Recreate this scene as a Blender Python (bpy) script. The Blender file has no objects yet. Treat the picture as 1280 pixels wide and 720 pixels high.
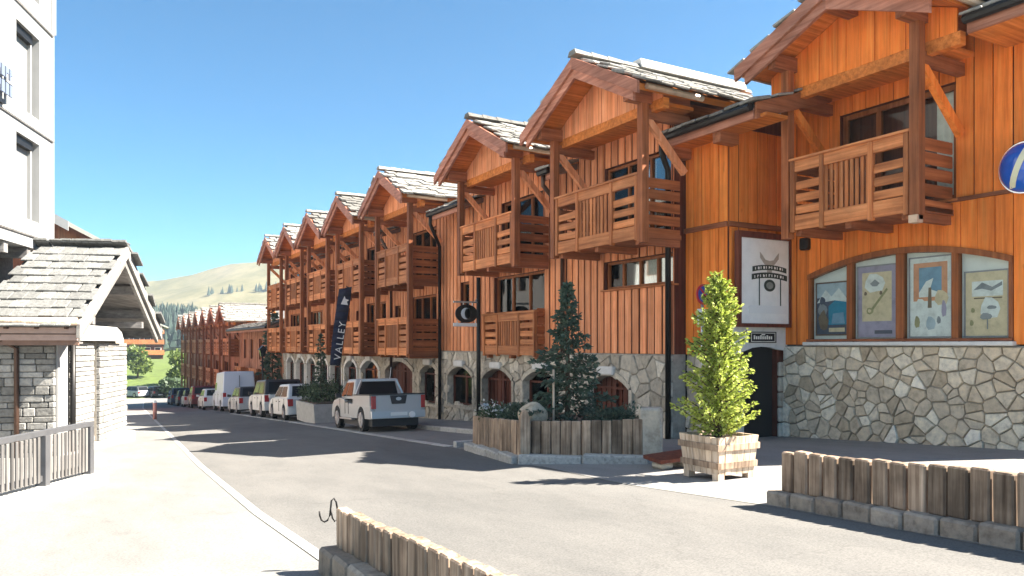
import bpy, bmesh, math, random
from mathutils import Vector, Matrix, Euler
R = math.radians
rnd = random.Random(7)
S = bpy.context.scene
COL = S.collection

# ------------------------------------------------------------------ camera, sky, sun, exposure
YAW = R(29.6)
cam_d = bpy.data.cameras.new('camera'); cam = bpy.data.objects.new('camera', cam_d); COL.objects.link(cam)
cam.location = (0, 0, 0); cam.rotation_euler = (R(90), 0, -YAW)
cam_d.sensor_width = 36; cam_d.lens = 36 * 950 / 1280; cam_d.shift_y = 71 / 1280
cam_d.clip_start = .1; cam_d.clip_end = 6000
S.camera = cam
SUN_TO = Vector((.83, -.48, 1.0)).normalized()          # direction towards the sun
SUN_EL = math.asin(SUN_TO.z); SUN_AZ = math.atan2(SUN_TO.x, SUN_TO.y)
w = bpy.data.worlds.new('World'); S.world = w; w.use_nodes = True
nt = w.node_tree
bg = nt.nodes['Background']
sky = nt.nodes.new('ShaderNodeTexSky'); sky.sky_type = 'NISHITA'; sky.sun_disc = False
sky.sun_elevation = SUN_EL; sky.sun_rotation = SUN_AZ
sky.altitude = 1800; sky.air_density = 1.0; sky.dust_density = .1; sky.ozone_density = 3.0
tint = nt.nodes.new('ShaderNodeMix'); tint.data_type = 'RGBA'; tint.blend_type = 'MULTIPLY'; tint.inputs[0].default_value = 1
tint.inputs[7].default_value = (.31, .71, .82, 1)
nt.links.new(sky.outputs[0], tint.inputs[6]); nt.links.new(tint.outputs[2], bg.inputs[0]); bg.inputs[1].default_value = .039
sun_d = bpy.data.lights.new('sun', 'SUN'); sun_d.energy = 3.85; sun_d.angle = R(.5); sun_d.color = (1, .93, .82)
sun = bpy.data.objects.new('sun', sun_d); COL.objects.link(sun)
sun.rotation_euler = (-SUN_TO).to_track_quat('-Z', 'Y').to_euler()
S.view_settings.view_transform = 'Standard'; S.view_settings.look = 'None'
S.view_settings.exposure = 2.75; S.view_settings.gamma = 1; S.view_settings.use_curve_mapping = False
S.cycles.max_bounces = 7; S.cycles.diffuse_bounces = 4; S.cycles.glossy_bounces = 3; S.cycles.transparent_max_bounces = 8
S.cycles.volume_bounces = 0; S.cycles.use_denoising = True
S.cycles.sample_clamp_indirect = 6

# ------------------------------------------------------------------ materials
MATS = {}
def nodes(name):
    m = bpy.data.materials.new(name); m.use_nodes = True; MATS[name] = m
    t = m.node_tree; b = t.nodes['Principled BSDF']
    return m, t, b
def L(t, a, b): t.links.new(a, b)
def pos_noise(t, scale, detail=4, rough=.55, shift=True, sc=(1, 1, 1)):
    g = t.nodes.new('ShaderNodeNewGeometry'); mp = t.nodes.new('ShaderNodeMapping')
    mp.inputs['Scale'].default_value = sc
    L(t, g.outputs['Position'], mp.inputs['Vector'])
    n = t.nodes.new('ShaderNodeTexNoise'); n.inputs['Scale'].default_value = scale
    n.inputs['Detail'].default_value = detail; n.inputs['Roughness'].default_value = rough
    if shift:
        oi = t.nodes.new('ShaderNodeObjectInfo'); v = t.nodes.new('ShaderNodeVectorMath'); v.operation = 'MULTIPLY_ADD'
        L(t, oi.outputs['Random'], v.inputs[0]); v.inputs[1].default_value = (37, 53, 71); L(t, mp.outputs[0], v.inputs[2])
        L(t, v.outputs[0], n.inputs['Vector'])
    else: L(t, mp.outputs[0], n.inputs['Vector'])
    return n
def ramp(t, src, stops):
    r = t.nodes.new('ShaderNodeValToRGB'); e = r.color_ramp.elements
    while len(e) < len(stops): e.new(.5)
    for el, (p, c) in zip(e, stops):
        el.position = p; el.color = (*c, 1)
    L(t, src, r.inputs[0]); return r
def mul(t, a, b, fac=1, mode='MULTIPLY'):
    m = t.nodes.new('ShaderNodeMix'); m.data_type = 'RGBA'; m.blend_type = mode; m.inputs[0].default_value = fac
    for s, i in ((a, 6), (b, 7)):
        if isinstance(s, tuple): m.inputs[i].default_value = (*s, 1)
        else: L(t, s, m.inputs[i])
    return m.outputs[2]
def bump(t, b, src, strength=.3, dist=.02):
    n = t.nodes.new('ShaderNodeBump'); n.inputs['Strength'].default_value = strength; n.inputs['Distance'].default_value = dist
    L(t, src, n.inputs['Height']); L(t, n.outputs[0], b.inputs['Normal'])

def mat_wood(name, c_dark, c_mid, c_light, axis='z', vary=.35, rough=.6, fine=14, stain=.25):
    m, t, b = nodes(name)
    k = .045
    sc = {'z': (1, 1, k), 'y': (1, k, 1), 'x': (k, 1, 1)}[axis]
    n = pos_noise(t, fine, 5, .65, True, sc)
    r = ramp(t, n.outputs[0], [(.3, c_dark), (.5, c_mid), (.7, c_light)])
    oi = t.nodes.new('ShaderNodeObjectInfo')
    v = ramp(t, oi.outputs['Random'], [(0, (1 - vary,) * 3), (.5, (1, 1, 1)), (1, (1 + vary * .6, 1 + vary * .5, 1 + vary * .4))])
    c = mul(t, r.outputs[0], v.outputs[0])
    n2 = pos_noise(t, 1.7, 4, .6, True)
    s2 = ramp(t, n2.outputs[0], [(.35, (1 - stain,) * 3), (.6, (1, 1, 1))])
    c = mul(t, c, s2.outputs[0])
    kn = pos_noise(t, 5.5, 2, .5, True, {'z': (1, 1, .45), 'y': (1, .45, 1), 'x': (.45, 1, 1)}[axis])
    kr = ramp(t, kn.outputs[0], [(.0, (1, 1, 1)), (.72, (1, 1, 1)), (.80, (.7, .64, .58))])
    c = mul(t, c, kr.outputs[0])
    fs = pos_noise(t, 3.2, 5, .7, True, {'z': (3, 3, .12), 'y': (3, .12, 3), 'x': (.12, 3, 3)}[axis])
    c = mul(t, c, ramp(t, fs.outputs[0], [(.3, (.84, .81, .78)), (.5, (1.05, 1.04, 1.03)), (.7, (1.18, 1.16, 1.14))]).outputs[0])
    L(t, c, b.inputs['Base Color']); b.inputs['Roughness'].default_value = rough; b.inputs['Specular IOR Level'].default_value = .22
    bump(t, b, n.outputs[0], .35, .012)
    return m
def mat_stone(name, stops, scale=9, rough=.85, bstr=.6, bdist=.03, sc=(1, 1, 1)):
    m, t, b = nodes(name)
    oi = t.nodes.new('ShaderNodeObjectInfo')
    r = ramp(t, oi.outputs['Random'], stops); r.color_ramp.interpolation = 'LINEAR'
    n = pos_noise(t, scale, 6, .65, True, sc)
    v = ramp(t, n.outputs[0], [(.3, (.62, .6, .58)), (.5, (1, 1, 1)), (.72, (1.3, 1.27, 1.2))])
    c = mul(t, r.outputs[0], v.outputs[0])
    L(t, c, b.inputs['Base Color']); b.inputs['Roughness'].default_value = rough
    bump(t, b, n.outputs[0], bstr, bdist)
    return m
def mat_plain(name, col, rough=.6, metal=0, noise=0, scale=6, bstr=0, spec=.5, coat=0):
    m, t, b = nodes(name)
    b.inputs['Roughness'].default_value = rough; b.inputs['Metallic'].default_value = metal
    b.inputs['Specular IOR Level'].default_value = spec
    if coat: b.inputs['Coat Weight'].default_value = coat; b.inputs['Coat Roughness'].default_value = .05
    if noise:
        n = pos_noise(t, scale, 5, .6)
        v = ramp(t, n.outputs[0], [(.3, tuple(c * (1 - noise) for c in col)), (.5, col), (.72, tuple(min(1, c * (1 + noise * .6)) for c in col))])
        L(t, v.outputs[0], b.inputs['Base Color'])
        if bstr: bump(t, b, n.outputs[0], bstr, .02)
    else: b.inputs['Base Color'].default_value = (*col, 1)
    return m
def mat_leaf(name, c0, c1, c2):
    m, t, b = nodes(name)
    n = pos_noise(t, 9, 3, .6)
    g = t.nodes.new('ShaderNodeNewGeometry')
    mx = t.nodes.new('ShaderNodeMath'); mx.operation = 'MULTIPLY_ADD'
    L(t, g.outputs['Random Per Island'], mx.inputs[0]); mx.inputs[1].default_value = .55; 
    m3 = t.nodes.new('ShaderNodeMath'); m3.operation = 'MULTIPLY'; L(t, n.outputs[0], m3.inputs[0]); m3.inputs[1].default_value = .45
    L(t, m3.outputs[0], mx.inputs[2])
    r = ramp(t, mx.outputs[0], [(.15, c0), (.5, c1), (.85, c2)])
    L(t, r.outputs[0], b.inputs['Base Color']); b.inputs['Roughness'].default_value = .55
    tr = t.nodes.new('ShaderNodeBsdfTranslucent'); L(t, r.outputs[0], tr.inputs[0])
    mix = t.nodes.new('ShaderNodeMixShader'); mix.inputs[0].default_value = .35
    L(t, b.outputs[0], mix.inputs[1]); L(t, tr.outputs[0], mix.inputs[2])
    L(t, mix.outputs[0], t.nodes['Material Output'].inputs[0])
    return m
def mat_asphalt(name, lo, mid, hi):
    m, t, b = nodes(name)
    n1 = pos_noise(t, .35, 6, .62, False, (1, .35, 1)); n2 = pos_noise(t, 60, 3, .6, False); n3 = pos_noise(t, 2.2, 5, .7, False, (1, .3, 1))
    c = ramp(t, n1.outputs[0], [(.3, lo), (.5, mid), (.7, hi)]).outputs[0]
    c = mul(t, c, ramp(t, n3.outputs[0], [(.3, (.88, .88, .88)), (.6, (1.06, 1.05, 1.04))]).outputs[0])
    c = mul(t, c, ramp(t, n2.outputs[0], [(.3, (.72, .72, .72)), (.6, (1.12, 1.12, 1.12))]).outputs[0])
    # hairline cracks
    vo = t.nodes.new('ShaderNodeTexVoronoi'); vo.feature = 'DISTANCE_TO_EDGE'; vo.inputs['Scale'].default_value = .22
    g = t.nodes.new('ShaderNodeNewGeometry'); nn = pos_noise(t, 1.2, 4, .6, False)
    va = t.nodes.new('ShaderNodeVectorMath'); va.operation = 'MULTIPLY_ADD'; L(t, nn.outputs[1], va.inputs[0]); va.inputs[1].default_value = (1.6, 1.6, 0); L(t, g.outputs['Position'], va.inputs[2])
    L(t, va.outputs[0], vo.inputs['Vector'])
    cr = ramp(t, vo.outputs[0], [(0, (.62, .62, .62)), (.006, (1, 1, 1))])
    c = mul(t, c, cr.outputs[0], .3)
    L(t, c, b.inputs['Base Color']); b.inputs['Roughness'].default_value = .9; b.inputs['Specular IOR Level'].default_value = .25
    bump(t, b, n2.outputs[0], .35, .004)
    return m
def mat_glass(name, tint=(.02, .025, .03), clear=.0, rough=.03, ior=1.5):
    m, t, b = nodes(name)
    b.inputs['Base Color'].default_value = (*tint, 1); b.inputs['Roughness'].default_value = rough
    b.inputs['Specular IOR Level'].default_value = .25; b.inputs['IOR'].default_value = 1.4
    if clear:
        tr = t.nodes.new('ShaderNodeBsdfTransparent'); tr.inputs[0].default_value = (.9, .93, .92, 1)
        gl = t.nodes.new('ShaderNodeBsdfGlossy'); gl.inputs['Roughness'].default_value = .02
        fr = t.nodes.new('ShaderNodeFresnel'); fr.inputs[0].default_value = ior
        mix = t.nodes.new('ShaderNodeMixShader'); L(t, fr.outputs[0], mix.inputs[0]); L(t, tr.outputs[0], mix.inputs[1]); L(t, gl.outputs[0], mix.inputs[2])
        L(t, mix.outputs[0], t.nodes['Material Output'].inputs[0])
    return m

O_D, O_M, O_L = (.60, .20, .075), (.82, .32, .15), (.92, .43, .235)
m_board = mat_wood('larch_boards', O_D, O_M, O_L, 'z', .22, .7, 14, .15)
m_board_near = mat_wood('honey_boards', (.68, .16, .022), (.88, .235, .038), (.95, .33, .07), 'z', .16, .7, 14, .12)
m_board_far = mat_wood('far_boards', (.36, .15, .08), (.56, .26, .155), (.7, .37, .25), 'z', .2, .8, 5)
m_beamx = mat_wood('beam_x', (.2, .064, .028), (.36, .122, .053), (.47, .18, .084), 'x', .25)
m_beamy = mat_wood('beam_y', (.16, .05, .022), (.29, .10, .045), (.40, .16, .08), 'y', .3)
m_beamz = mat_wood('beam_z', (.18, .055, .02), (.33, .105, .038), (.46, .165, .066), 'z', .25)
m_barge = mat_wood('barge_boards', (.3, .115, .07), (.47, .195, .125), (.6, .29, .2), 'y', .15)
m_slat = mat_wood('balcony_slats', (.34, .108, .036), (.58, .21, .075), (.74, .32, .135), 'y', .28)
m_side = mat_wood('balcony_side_boards', (.2, .056, .019), (.36, .112, .038), (.48, .17, .062), 'x', .25)
m_balus = mat_wood('baluster_wood', (.26, .08, .028), (.46, .158, .054), (.6, .24, .095), 'z', .3)
m_soffit = mat_wood('soffit_boards', (.42, .115, .022), (.62, .19, .036), (.76, .27, .065), 'x', .1)
m_dark_wood = mat_wood('dark_red_boards', (.07, .02, .012), (.13, .036, .022), (.18, .055, .03), 'z', .25)
m_frame = mat_wood('window_frames', (.2, .06, .02), (.32, .1, .03), (.42, .15, .05), 'z', .15)
m_weather = mat_wood('weathered_planks', (.17, .112, .076), (.385, .28, .2), (.55, .43, .325), 'z', .36, .8, 26, .55)
m_pale_wood = mat_wood('pale_planks', (.40, .29, .2), (.6, .47, .35), (.72, .6, .48), 'z', .18, .8, 20, .2)
m_grey_wood = mat_wood('grey_fence_boards', (.10, .094, .09), (.16, .153, .148), (.22, .213, .206), 'z', .25, .8)
m_rail = mat_plain('grey_painted_metal', (.10, .10, .105), .5, .2, .15, 6)
m_greybeam = mat_wood('grey_timber', (.20, .19, .18), (.28, .27, .255), (.35, .34, .32), 'x', .2, .8)
m_dkgrey = mat_wood('grey_rafter', (.14, .135, .13), (.22, .21, .205), (.3, .29, .28), 'x', .2, .8)
m_rubble = mat_stone('rubble_stone', [(0, (.42, .335, .235)), (.25, (.62, .51, .375)), (.5, (.52, .435, .33)), (.75, (.68, .585, .45)), (.92, (.80, .725, .59)), (1, (.86, .79, .67))], 8)
m_rubble_grey = mat_stone('grey_rubble_stone', [(0, (.34, .295, .235)), (.3, (.50, .44, .36)), (.6, (.42, .37, .305)), (.85, (.60, .54, .45)), (1, (.74, .68, .58))], 8)
m_ashlar = mat_stone('stacked_slate', [(0, (.13, .127, .12)), (.35, (.2, .195, .183)), (.7, (.27, .264, .25)), (1, (.4, .39, .37))], 14)
m_pale_ashlar = mat_stone('pale_stacked_stone', [(0, (.2, .196, .187)), (.5, (.27, .265, .252)), (1, (.35, .34, .325))], 14)
m_slate = mat_stone('roof_slates', [(0, (.12, .112, .10)), (.3, (.2, .19, .172)), (.6, (.26, .247, .226)), (.85, (.34, .325, .3)), (1, (.45, .43, .395))], 10, .8, .8)
m_slate2 = mat_stone('grey_roof_slates', [(0, (.125, .126, .122)), (.4, (.15, .151, .146)), (.8, (.17, .171, .166)), (1, (.195, .196, .19))], 14, .8, .7)
m_mortar = mat_plain('mortar', (.34, .305, .255), .95, 0, .35, 7, .5)
m_mortar_dk = mat_plain('dark_mortar', (.16, .15, .14), .95, 0, .3, 10, .4)  # dark mortar colour behind the stacked slate
m_base_stone = mat_stone('planter_base_stone', [(0, (.22, .175, .135)), (.5, (.32, .265, .21)), (1, (.40, .34, .28))], 12)
m_concrete = mat_plain('concrete', (.46, .44, .41), .9, 0, .18, 5, .3)
m_kerb = mat_stone('kerb_stone', [(0, (.34, .325, .30)), (.5, (.42, .40, .37)), (1, (.5, .48, .45))], 20, .9, .3)
m_white_kerb = mat_plain('white_kerb', (.34, .335, .32), .9, 0, .1, 9, .2)
m_asphalt = mat_asphalt('asphalt', (.116, .113, .107), (.14, .135, .127), (.166, .16, .15))
m_bay = mat_asphalt('bay_asphalt', (.18, .177, .172), (.205, .201, .195), (.23, .225, .217))
m_walk_l = mat_asphalt('pale_pavement', (.17, .166, .156), (.212, .206, .195), (.25, .243, .23))
m_walk_r = mat_asphalt('right_pavement', (.22, .212, .2), (.25, .241, .228), (.28, .27, .256))
m_plaster = mat_plain('white_render', (.31, .308, .302), .85, 0, .06, 3, .15)
m_lintel = mat_plain('pale_lintel', (.68, .66, .63), .9, 0, .12, 8, .3)
m_shutter = mat_plain('grey_shutter', (.21, .208, .202), .6, 0, .05, 4)
m_black = mat_plain('black_metal', (.025, .023, .022), .45, .6, .2, 8)
m_dark = mat_plain('dark_interior', (.012, .011, .011), .9)
m_brownpipe = mat_plain('brown_pipe', (.09, .05, .035), .4, .5, .2, 6)
m_copper = mat_plain('light_gutter', (.55, .40, .29), .45, .3, .2, 6)
m_zinc = mat_plain('zinc', (.55, .56, .57), .4, .8, .15, 6)
m_brown = mat_plain('brown_fascia', (.20, .12, .09), .6, 0, .2, 6)
m_pinkfascia = mat_plain('pink_brown_fascia', (.42, .30, .26), .6, 0, .15, 6)
m_glass = mat_glass('dark_glass'); m_pane = mat_glass('window_glass', clear=1, ior=1.28)
m_showpane = mat_glass('showcase_glass', clear=1, ior=1.14)
m_carglass = mat_glass('car_glass', (.012, .014, .016), rough=.16)
m_curtain = mat_plain('curtain', (.82, .78, .70), .9, 0, .15, 9)
m_white = mat_plain('white_panel', (.86, .85, .82), .5, 0, .08, 4)
m_tyre = mat_plain('tyre', (.02, .02, .02), .9)
m_rim = mat_plain('alloy_rim', (.5, .5, .51), .35, .9)
m_red = mat_plain('lamp_red', (.38, .02, .02), .25)
m_lampclear = mat_plain('lamp_clear', (.7, .7, .72), .15)
m_plastic = mat_plain('black_plastic', (.03, .03, .032), .6)
m_plate = mat_plain('number_plate_white', (.75, .75, .72), .4)
m_navy = mat_plain('navy_cloth', (.02, .024, .055), .85, 0, .2, 5)
m_ink = mat_plain('dark_green_ink', (.03, .045, .035), .6)
m_soil = mat_plain('soil', (.10, .07, .05), 1, 0, .4, 12, .6)
m_grass = mat_plain('grass_ground', (.085, .12, .02), 1, 0, .35, .9, .4)
m_bark = mat_wood('bark', (.05, .035, .025), (.1, .07, .05), (.15, .11, .08), 'z', .1, .95)
m_leaf_spruce = mat_leaf('spruce_needles', (.035, .065, .045), (.07, .115, .075), (.14, .19, .13))
m_leaf_lime = mat_leaf('lime_foliage', (.16, .22, .03), (.42, .49, .08), (.66, .71, .2))
m_leaf_bush = mat_leaf('bush_leaves', (.035, .06, .025), (.07, .11, .05), (.14, .19, .10))
m_leaf_tree = mat_leaf('street_tree_leaves', (.06, .10, .015), (.12, .17, .03), (.22, .27, .06))
m_flower = mat_plain('white_petals', (.7, .7, .68), .8)
m_forest = mat_leaf('forest_needles', (.02, .04, .03), (.035, .065, .045), (.06, .095, .06))
m_hill = None

# ------------------------------------------------------------------ mesh helpers
class MB:
    def __init__(s): s.v = []; s.f = []
    def box(s, x0, x1, y0, y1, z0, z1):
        o = len(s.v)
        s.v += [(x, y, z) for z in (z0, z1) for y in (y0, y1) for x in (x0, x1)]
        s.f += [tuple(o + i for i in q) for q in ((0, 2, 3, 1), (4, 5, 7, 6), (0, 1, 5, 4), (2, 6, 7, 3), (0, 4, 6, 2), (1, 3, 7, 5))]
        return s
    def prism(s, poly, axis, a0, a1):
        """poly: 2D points; axis x: (y,z)  y: (x,z)  z: (x,y)"""
        o = len(s.v); n = len(poly)
        for a in (a0, a1):
            for p, q in poly:
                s.v.append({'x': (a, p, q), 'y': (p, a, q), 'z': (p, q, a)}[axis])
        s.f.append(tuple(o + i for i in range(n))); s.f.append(tuple(o + n + i for i in reversed(range(n))))
        for i in range(n):
            j = (i + 1) % n; s.f.append((o + i, o + n + i, o + n + j, o + j))
        return s
    def hull8(s, p):
        """8 points: bottom 0-3 ring, top 4-7 ring"""
        o = len(s.v); s.v += [tuple(q) for q in p]
        s.f += [tuple(o + i for i in q) for q in ((3, 2, 1, 0), (4, 5, 6, 7), (0, 1, 5, 4), (1, 2, 6, 5), (2, 3, 7, 6), (3, 0, 4, 7))]
        return s
    def bar(s, a, b, w, h=None, up=(0, 0, 1)):
        h = h or w; a = Vector(a); b = Vector(b); d = (b - a).normalized(); u = Vector(up)
        if abs(d.dot(u)) > .95: u = Vector((1, 0, 0))
        sx = d.cross(u).normalized(); sz = sx.cross(d)
        q = [a + sx * i * w / 2 + sz * j * h / 2 for i, j in ((-1, -1), (1, -1), (1, 1), (-1, 1))]
        return s.hull8(q + [p + (b - a) for p in q])
    def tube(s, pts, r, n=8, r2=None):
        pts = [Vector(p) for p in pts]; o = len(s.v); k = len(pts)
        for i, p in enumerate(pts):
            d = (pts[min(i + 1, k - 1)] - pts[max(i - 1, 0)]).normalized()
            u = Vector((0, 0, 1)) if abs(d.z) < .9 else Vector((1, 0, 0))
            a = d.cross(u).normalized(); b = d.cross(a)
            rr = r if r2 is None else r + (r2 - r) * i / (k - 1)
            for j in range(n):
                t = 2 * math.pi * j / n; s.v.append(tuple(p + a * rr * math.cos(t) + b * rr * math.sin(t)))
        for i in range(k - 1):
            for j in range(n):
                s.f.append((o + i * n + j, o + i * n + (j + 1) % n, o + (i + 1) * n + (j + 1) % n, o + (i + 1) * n + j))
        s.f.append(tuple(o + j for j in reversed(range(n)))); s.f.append(tuple(o + (k - 1) * n + j for j in range(n)))
        return s
    def disc(s, c, axis, r, t, n=20, ry=None):
        c = Vector(c); pl = []
        ry = ry or r
        for i in range(n):
            a = 2 * math.pi * i / n; pl.append((math.cos(a) * r, math.sin(a) * ry))
        if axis == 'x': return s.prism([(c.y + p, c.z + q) for p, q in pl], 'x', c.x - t / 2, c.x + t / 2)
        if axis == 'y': return s.prism([(c.x + p, c.z + q) for p, q in pl], 'y', c.y - t / 2, c.y + t / 2)
        return s.prism([(c.x + p, c.y + q) for p, q in pl], 'z', c.z - t / 2, c.z + t / 2)
    def face(s, pts):
        o = len(s.v); s.v += [tuple(p) for p in pts]; s.f.append(tuple(range(o, o + len(pts)))); return s
    def mesh(s, name, mat, smooth=False, fix=True):
        me = bpy.data.meshes.new(name); me.from_pydata(s.v, [], s.f)
        if mat: me.materials.append(mat)
        if fix:
            bm = bmesh.new(); bm.from_mesh(me); bmesh.ops.recalc_face_normals(bm, faces=bm.faces); bm.to_mesh(me); bm.free()
        if smooth:
            for p in me.polygons: p.use_smooth = True
        me.update(); return me

def link(name, data, parent=None, loc=(0, 0, 0), rot=None, scale=None, label=None, cat=None, group=None, kind=None):
    o = bpy.data.objects.new(name, data); COL.objects.link(o)
    o.location = loc
    if rot is not None: o.rotation_euler = rot
    if scale is not None: o.scale = scale
    if parent is not None: o.parent = parent
    for k, v in (('label', label), ('category', cat), ('group', group), ('kind', kind)):
        if v: o[k] = v
    return o
def thing(name, label, cat, loc, rotz=0, group=None):
    return link(name, None, None, loc, (0, 0, rotz), None, label, cat, group)
def neg(T): return tuple(-c for c in T.location)
SLABS = {}
def slab(dx, dy, dz, mat, bev=.01):
    q = lambda v: max(.01, round(v, 2))
    key = (q(dx), q(dy), q(dz), mat.name, bev)
    if key in SLABS: return SLABS[key]
    h = [k / 2 for k in key[:3]]; b = min(bev, min(h) * .6)
    mb = MB(); idx = {}
    for sx in (-1, 1):
        for sy in (-1, 1):
            for sz in (-1, 1):
                for a in range(3):
                    p = [sx * (h[0] - (0 if a == 0 else b)), sy * (h[1] - (0 if a == 1 else b)), sz * (h[2] - (0 if a == 2 else b))]
                    idx[(sx, sy, sz, a)] = len(mb.v); mb.v.append(tuple(p))
    I = lambda *k: idx[k]
    for s in (-1, 1):
        mb.f.append((I(s, -1, -1, 0), I(s, 1, -1, 0), I(s, 1, 1, 0), I(s, -1, 1, 0)))
        mb.f.append((I(-1, s, -1, 1), I(1, s, -1, 1), I(1, s, 1, 1), I(-1, s, 1, 1)))
        mb.f.append((I(-1, -1, s, 2), I(1, -1, s, 2), I(1, 1, s, 2), I(-1, 1, s, 2)))
    for a in (-1, 1):
        for c in (-1, 1):
            mb.f.append((I(a, c, -1, 0), I(a, c, 1, 0), I(a, c, 1, 1), I(a, c, -1, 1)))
            mb.f.append((I(a, -1, c, 0), I(a, 1, c, 0), I(a, 1, c, 2), I(a, -1, c, 2)))
            mb.f.append((I(-1, a, c, 1), I(1, a, c, 1), I(1, a, c, 2), I(-1, a, c, 2)))
            for e in (-1, 1): mb.f.append((I(a, c, e, 0), I(a, c, e, 1), I(a, c, e, 2)))
    me = mb.mesh('slab', mat); SLABS[key] = me
    return me
def piece(name, size, loc, parent, mat, rot=None, bev=.01, **kw):
    return link(name, slab(*size, mat, bev), parent, loc, rot, None, **kw)
def part(name, mb, mat, parent, loc=(0, 0, 0), rot=None, smooth=False, **kw):
    return link(name, mb.mesh(name, mat, smooth), parent, loc, rot, None, **kw)
CACHE = {}
def cpart(key, name, build, mat, parent, loc, **kw):
    if key not in CACHE:
        mb = MB(); build(mb); CACHE[key] = mb.mesh(name, mat)
    return link(name, CACHE[key], parent, loc, **kw)

def G(y):
    if y < 96: return -1.25 - .058 * y
    return -1.25 - .058 * 96 - .01 * (y - 96)

# ---- irregular stones (Voronoi cells) on a vertical wall
def clip(poly, n, c):
    out = []
    for i in range(len(poly)):
        a, b = poly[i], poly[(i + 1) % len(poly)]
        da = n[0] * a[0] + n[1] * a[1] - c; db = n[0] * b[0] + n[1] * b[1] - c
        if da <= 0: out.append(a)
        if (da < 0 < db) or (db < 0 < da):
            t = da / (da - db); out.append((a[0] + (b[0] - a[0]) * t, a[1] + (b[1] - a[1]) * t))
    return out
def voronoi(u0, u1, v0, v1, size, r, stretch=1.0, blocked=None):
    nu = max(1, int((u1 - u0) / (size * stretch))); nv = max(1, int((v1 - v0) / size))
    du, dv = (u1 - u0) / nu, (v1 - v0) / nv
    pts = []
    for j in range(nv):
        for i in range(nu):
            pts.append((u0 + (i + .5 + r.uniform(-.62, .62) + .25 * (j % 2)) * du, v0 + (j + .5 + r.uniform(-.6, .6)) * dv))
    cells = []
    for a in pts:
        if blocked and blocked(*a): continue
        poly = [(u0, v0), (u1, v0), (u1, v1), (u0, v1)]
        for b in pts:
            if b is a or abs(b[0] - a[0]) > 3.2 * du or abs(b[1] - a[1]) > 3.2 * dv: continue
            n = (b[0] - a[0], b[1] - a[1]); c = (b[0] ** 2 + b[1] ** 2 - a[0] ** 2 - a[1] ** 2) / 2
            poly = clip(poly, n, c)
            if len(poly) < 3: break
        if len(poly) >= 3: cells.append(poly)
    return cells
def shrink(poly, j):
    out = poly; area = 0
    for i in range(len(poly)):
        a, b = poly[i], poly[(i + 1) % len(poly)]; area += a[0] * b[1] - b[0] * a[1]
    sg = 1 if area > 0 else -1
    for i in range(len(poly)):
        a, b = poly[i], poly[(i + 1) % len(poly)]
        ex, ey = b[0] - a[0], b[1] - a[1]; l = math.hypot(ex, ey)
        if l < 1e-5: continue
        n = (ey / l * sg, -ex / l * sg)
        out = clip(out, n, n[0] * a[0] + n[1] * a[1] - j)
        if len(out) < 3: return None
    return out
def stone_mb(poly, depth, r, joint=.009):
    """local mesh in (u,v) about the centroid; proud towards -w. Returns (verts3 (u,v,w), faces, centre)"""
    p0 = shrink(poly, joint)
    if not p0: return None
    cu = sum(p[0] for p in p0) / len(p0); cv = sum(p[1] for p in p0) / len(p0)
    p1 = [(cu + (a - cu) * .9, cv + (b - cv) * .9) for a, b in p0]
    n = len(p0); tu, tv = r.uniform(-.12, .12), r.uniform(-.12, .12)
    V = [(a - cu, b - cv, .02) for a, b in p0] + [(a - cu, b - cv, -depth * .6) for a, b in p0] + \
        [(a - cu, b - cv, -depth + tu * (a - cu) + tv * (b - cv)) for a, b in p1]
    F = [tuple(range(2 * n, 3 * n))]
    for k in (0, 1):
        for i in range(n):
            j = (i + 1) % n; F.append((k * n + i, k * n + j, (k + 1) * n + j, (k + 1) * n + i))
    return V, F, (cu, cv)
def stones_x(parent, X, cells, mat, r, depth=.045, joined=False, name='stone', loc0=(0, 0, 0)):
    """facade facing -X: u = y, v = z, w = x"""
    J = MB(); k = 0
    for c in cells:
        d = depth * r.uniform(.7, 1.35); q = stone_mb(c, d, r)
        if not q: continue
        V, F, (cu, cv) = q
        V3 = [(w_, u, v) for u, v, w_ in V]
        if joined:
            o = len(J.v); J.v += [(X + a, cu + b, cv + c_) for a, b, c_ in V3]; J.f += [tuple(o + i for i in f) for f in F]
        else:
            mb = MB(); mb.v = V3; mb.f = F
            link(name, mb.mesh(name, mat), parent, (X + loc0[0], cu + loc0[1], cv + loc0[2])); k += 1
    if joined: link('stonework', J.mesh('stonework', mat), parent, loc0, kind='stuff')
    return k

# ------------------------------------------------------------------ the ground
def interp(tab, y):
    for (a, b), (c, d) in zip(tab, tab[1:]):
        if y <= c: return b + (d - b) * (y - a) / (c - a)
    return tab[-1][1]
XL = [(-30, 1.2), (0, 1.6), (8, 1.65), (14, 1.86), (22.6, 2.3), (45, 3.4), (73, 4.8), (100, 6.6), (112, 7.6)]
XR = [(-30, 5.4), (2, 5.5), (5, 5.75), (7.2, 5.66), (9.6, 5.95), (10.2, 5.9), (12.9, 6.4), (13.8, 6.45), (30, 7.0), (60, 7.6), (100, 9.2), (112, 10.2)]
YS = [-30, -10, 0, 2, 3.5, 5, 6, 7.2, 8, 9, 9.6, 10.2, 11, 12, 12.9, 13.8, 16, 19, 22.6, 26, 30, 36, 45, 55, 65, 73, 80, 88, 96, 104, 112]
def strip(name, fl, fr, ys, lift, mat, **kw):
    mb = MB()
    for a, b in zip(ys, ys[1:]):
        mb.face([(fl(a), a, G(a) + lift), (fr(a), a, G(a) + lift), (fr(b), b, G(b) + lift), (fl(b), b, G(b) + lift)])
    me = mb.mesh(name, mat)
    return link(name, me, kind='structure', **kw)
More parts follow.
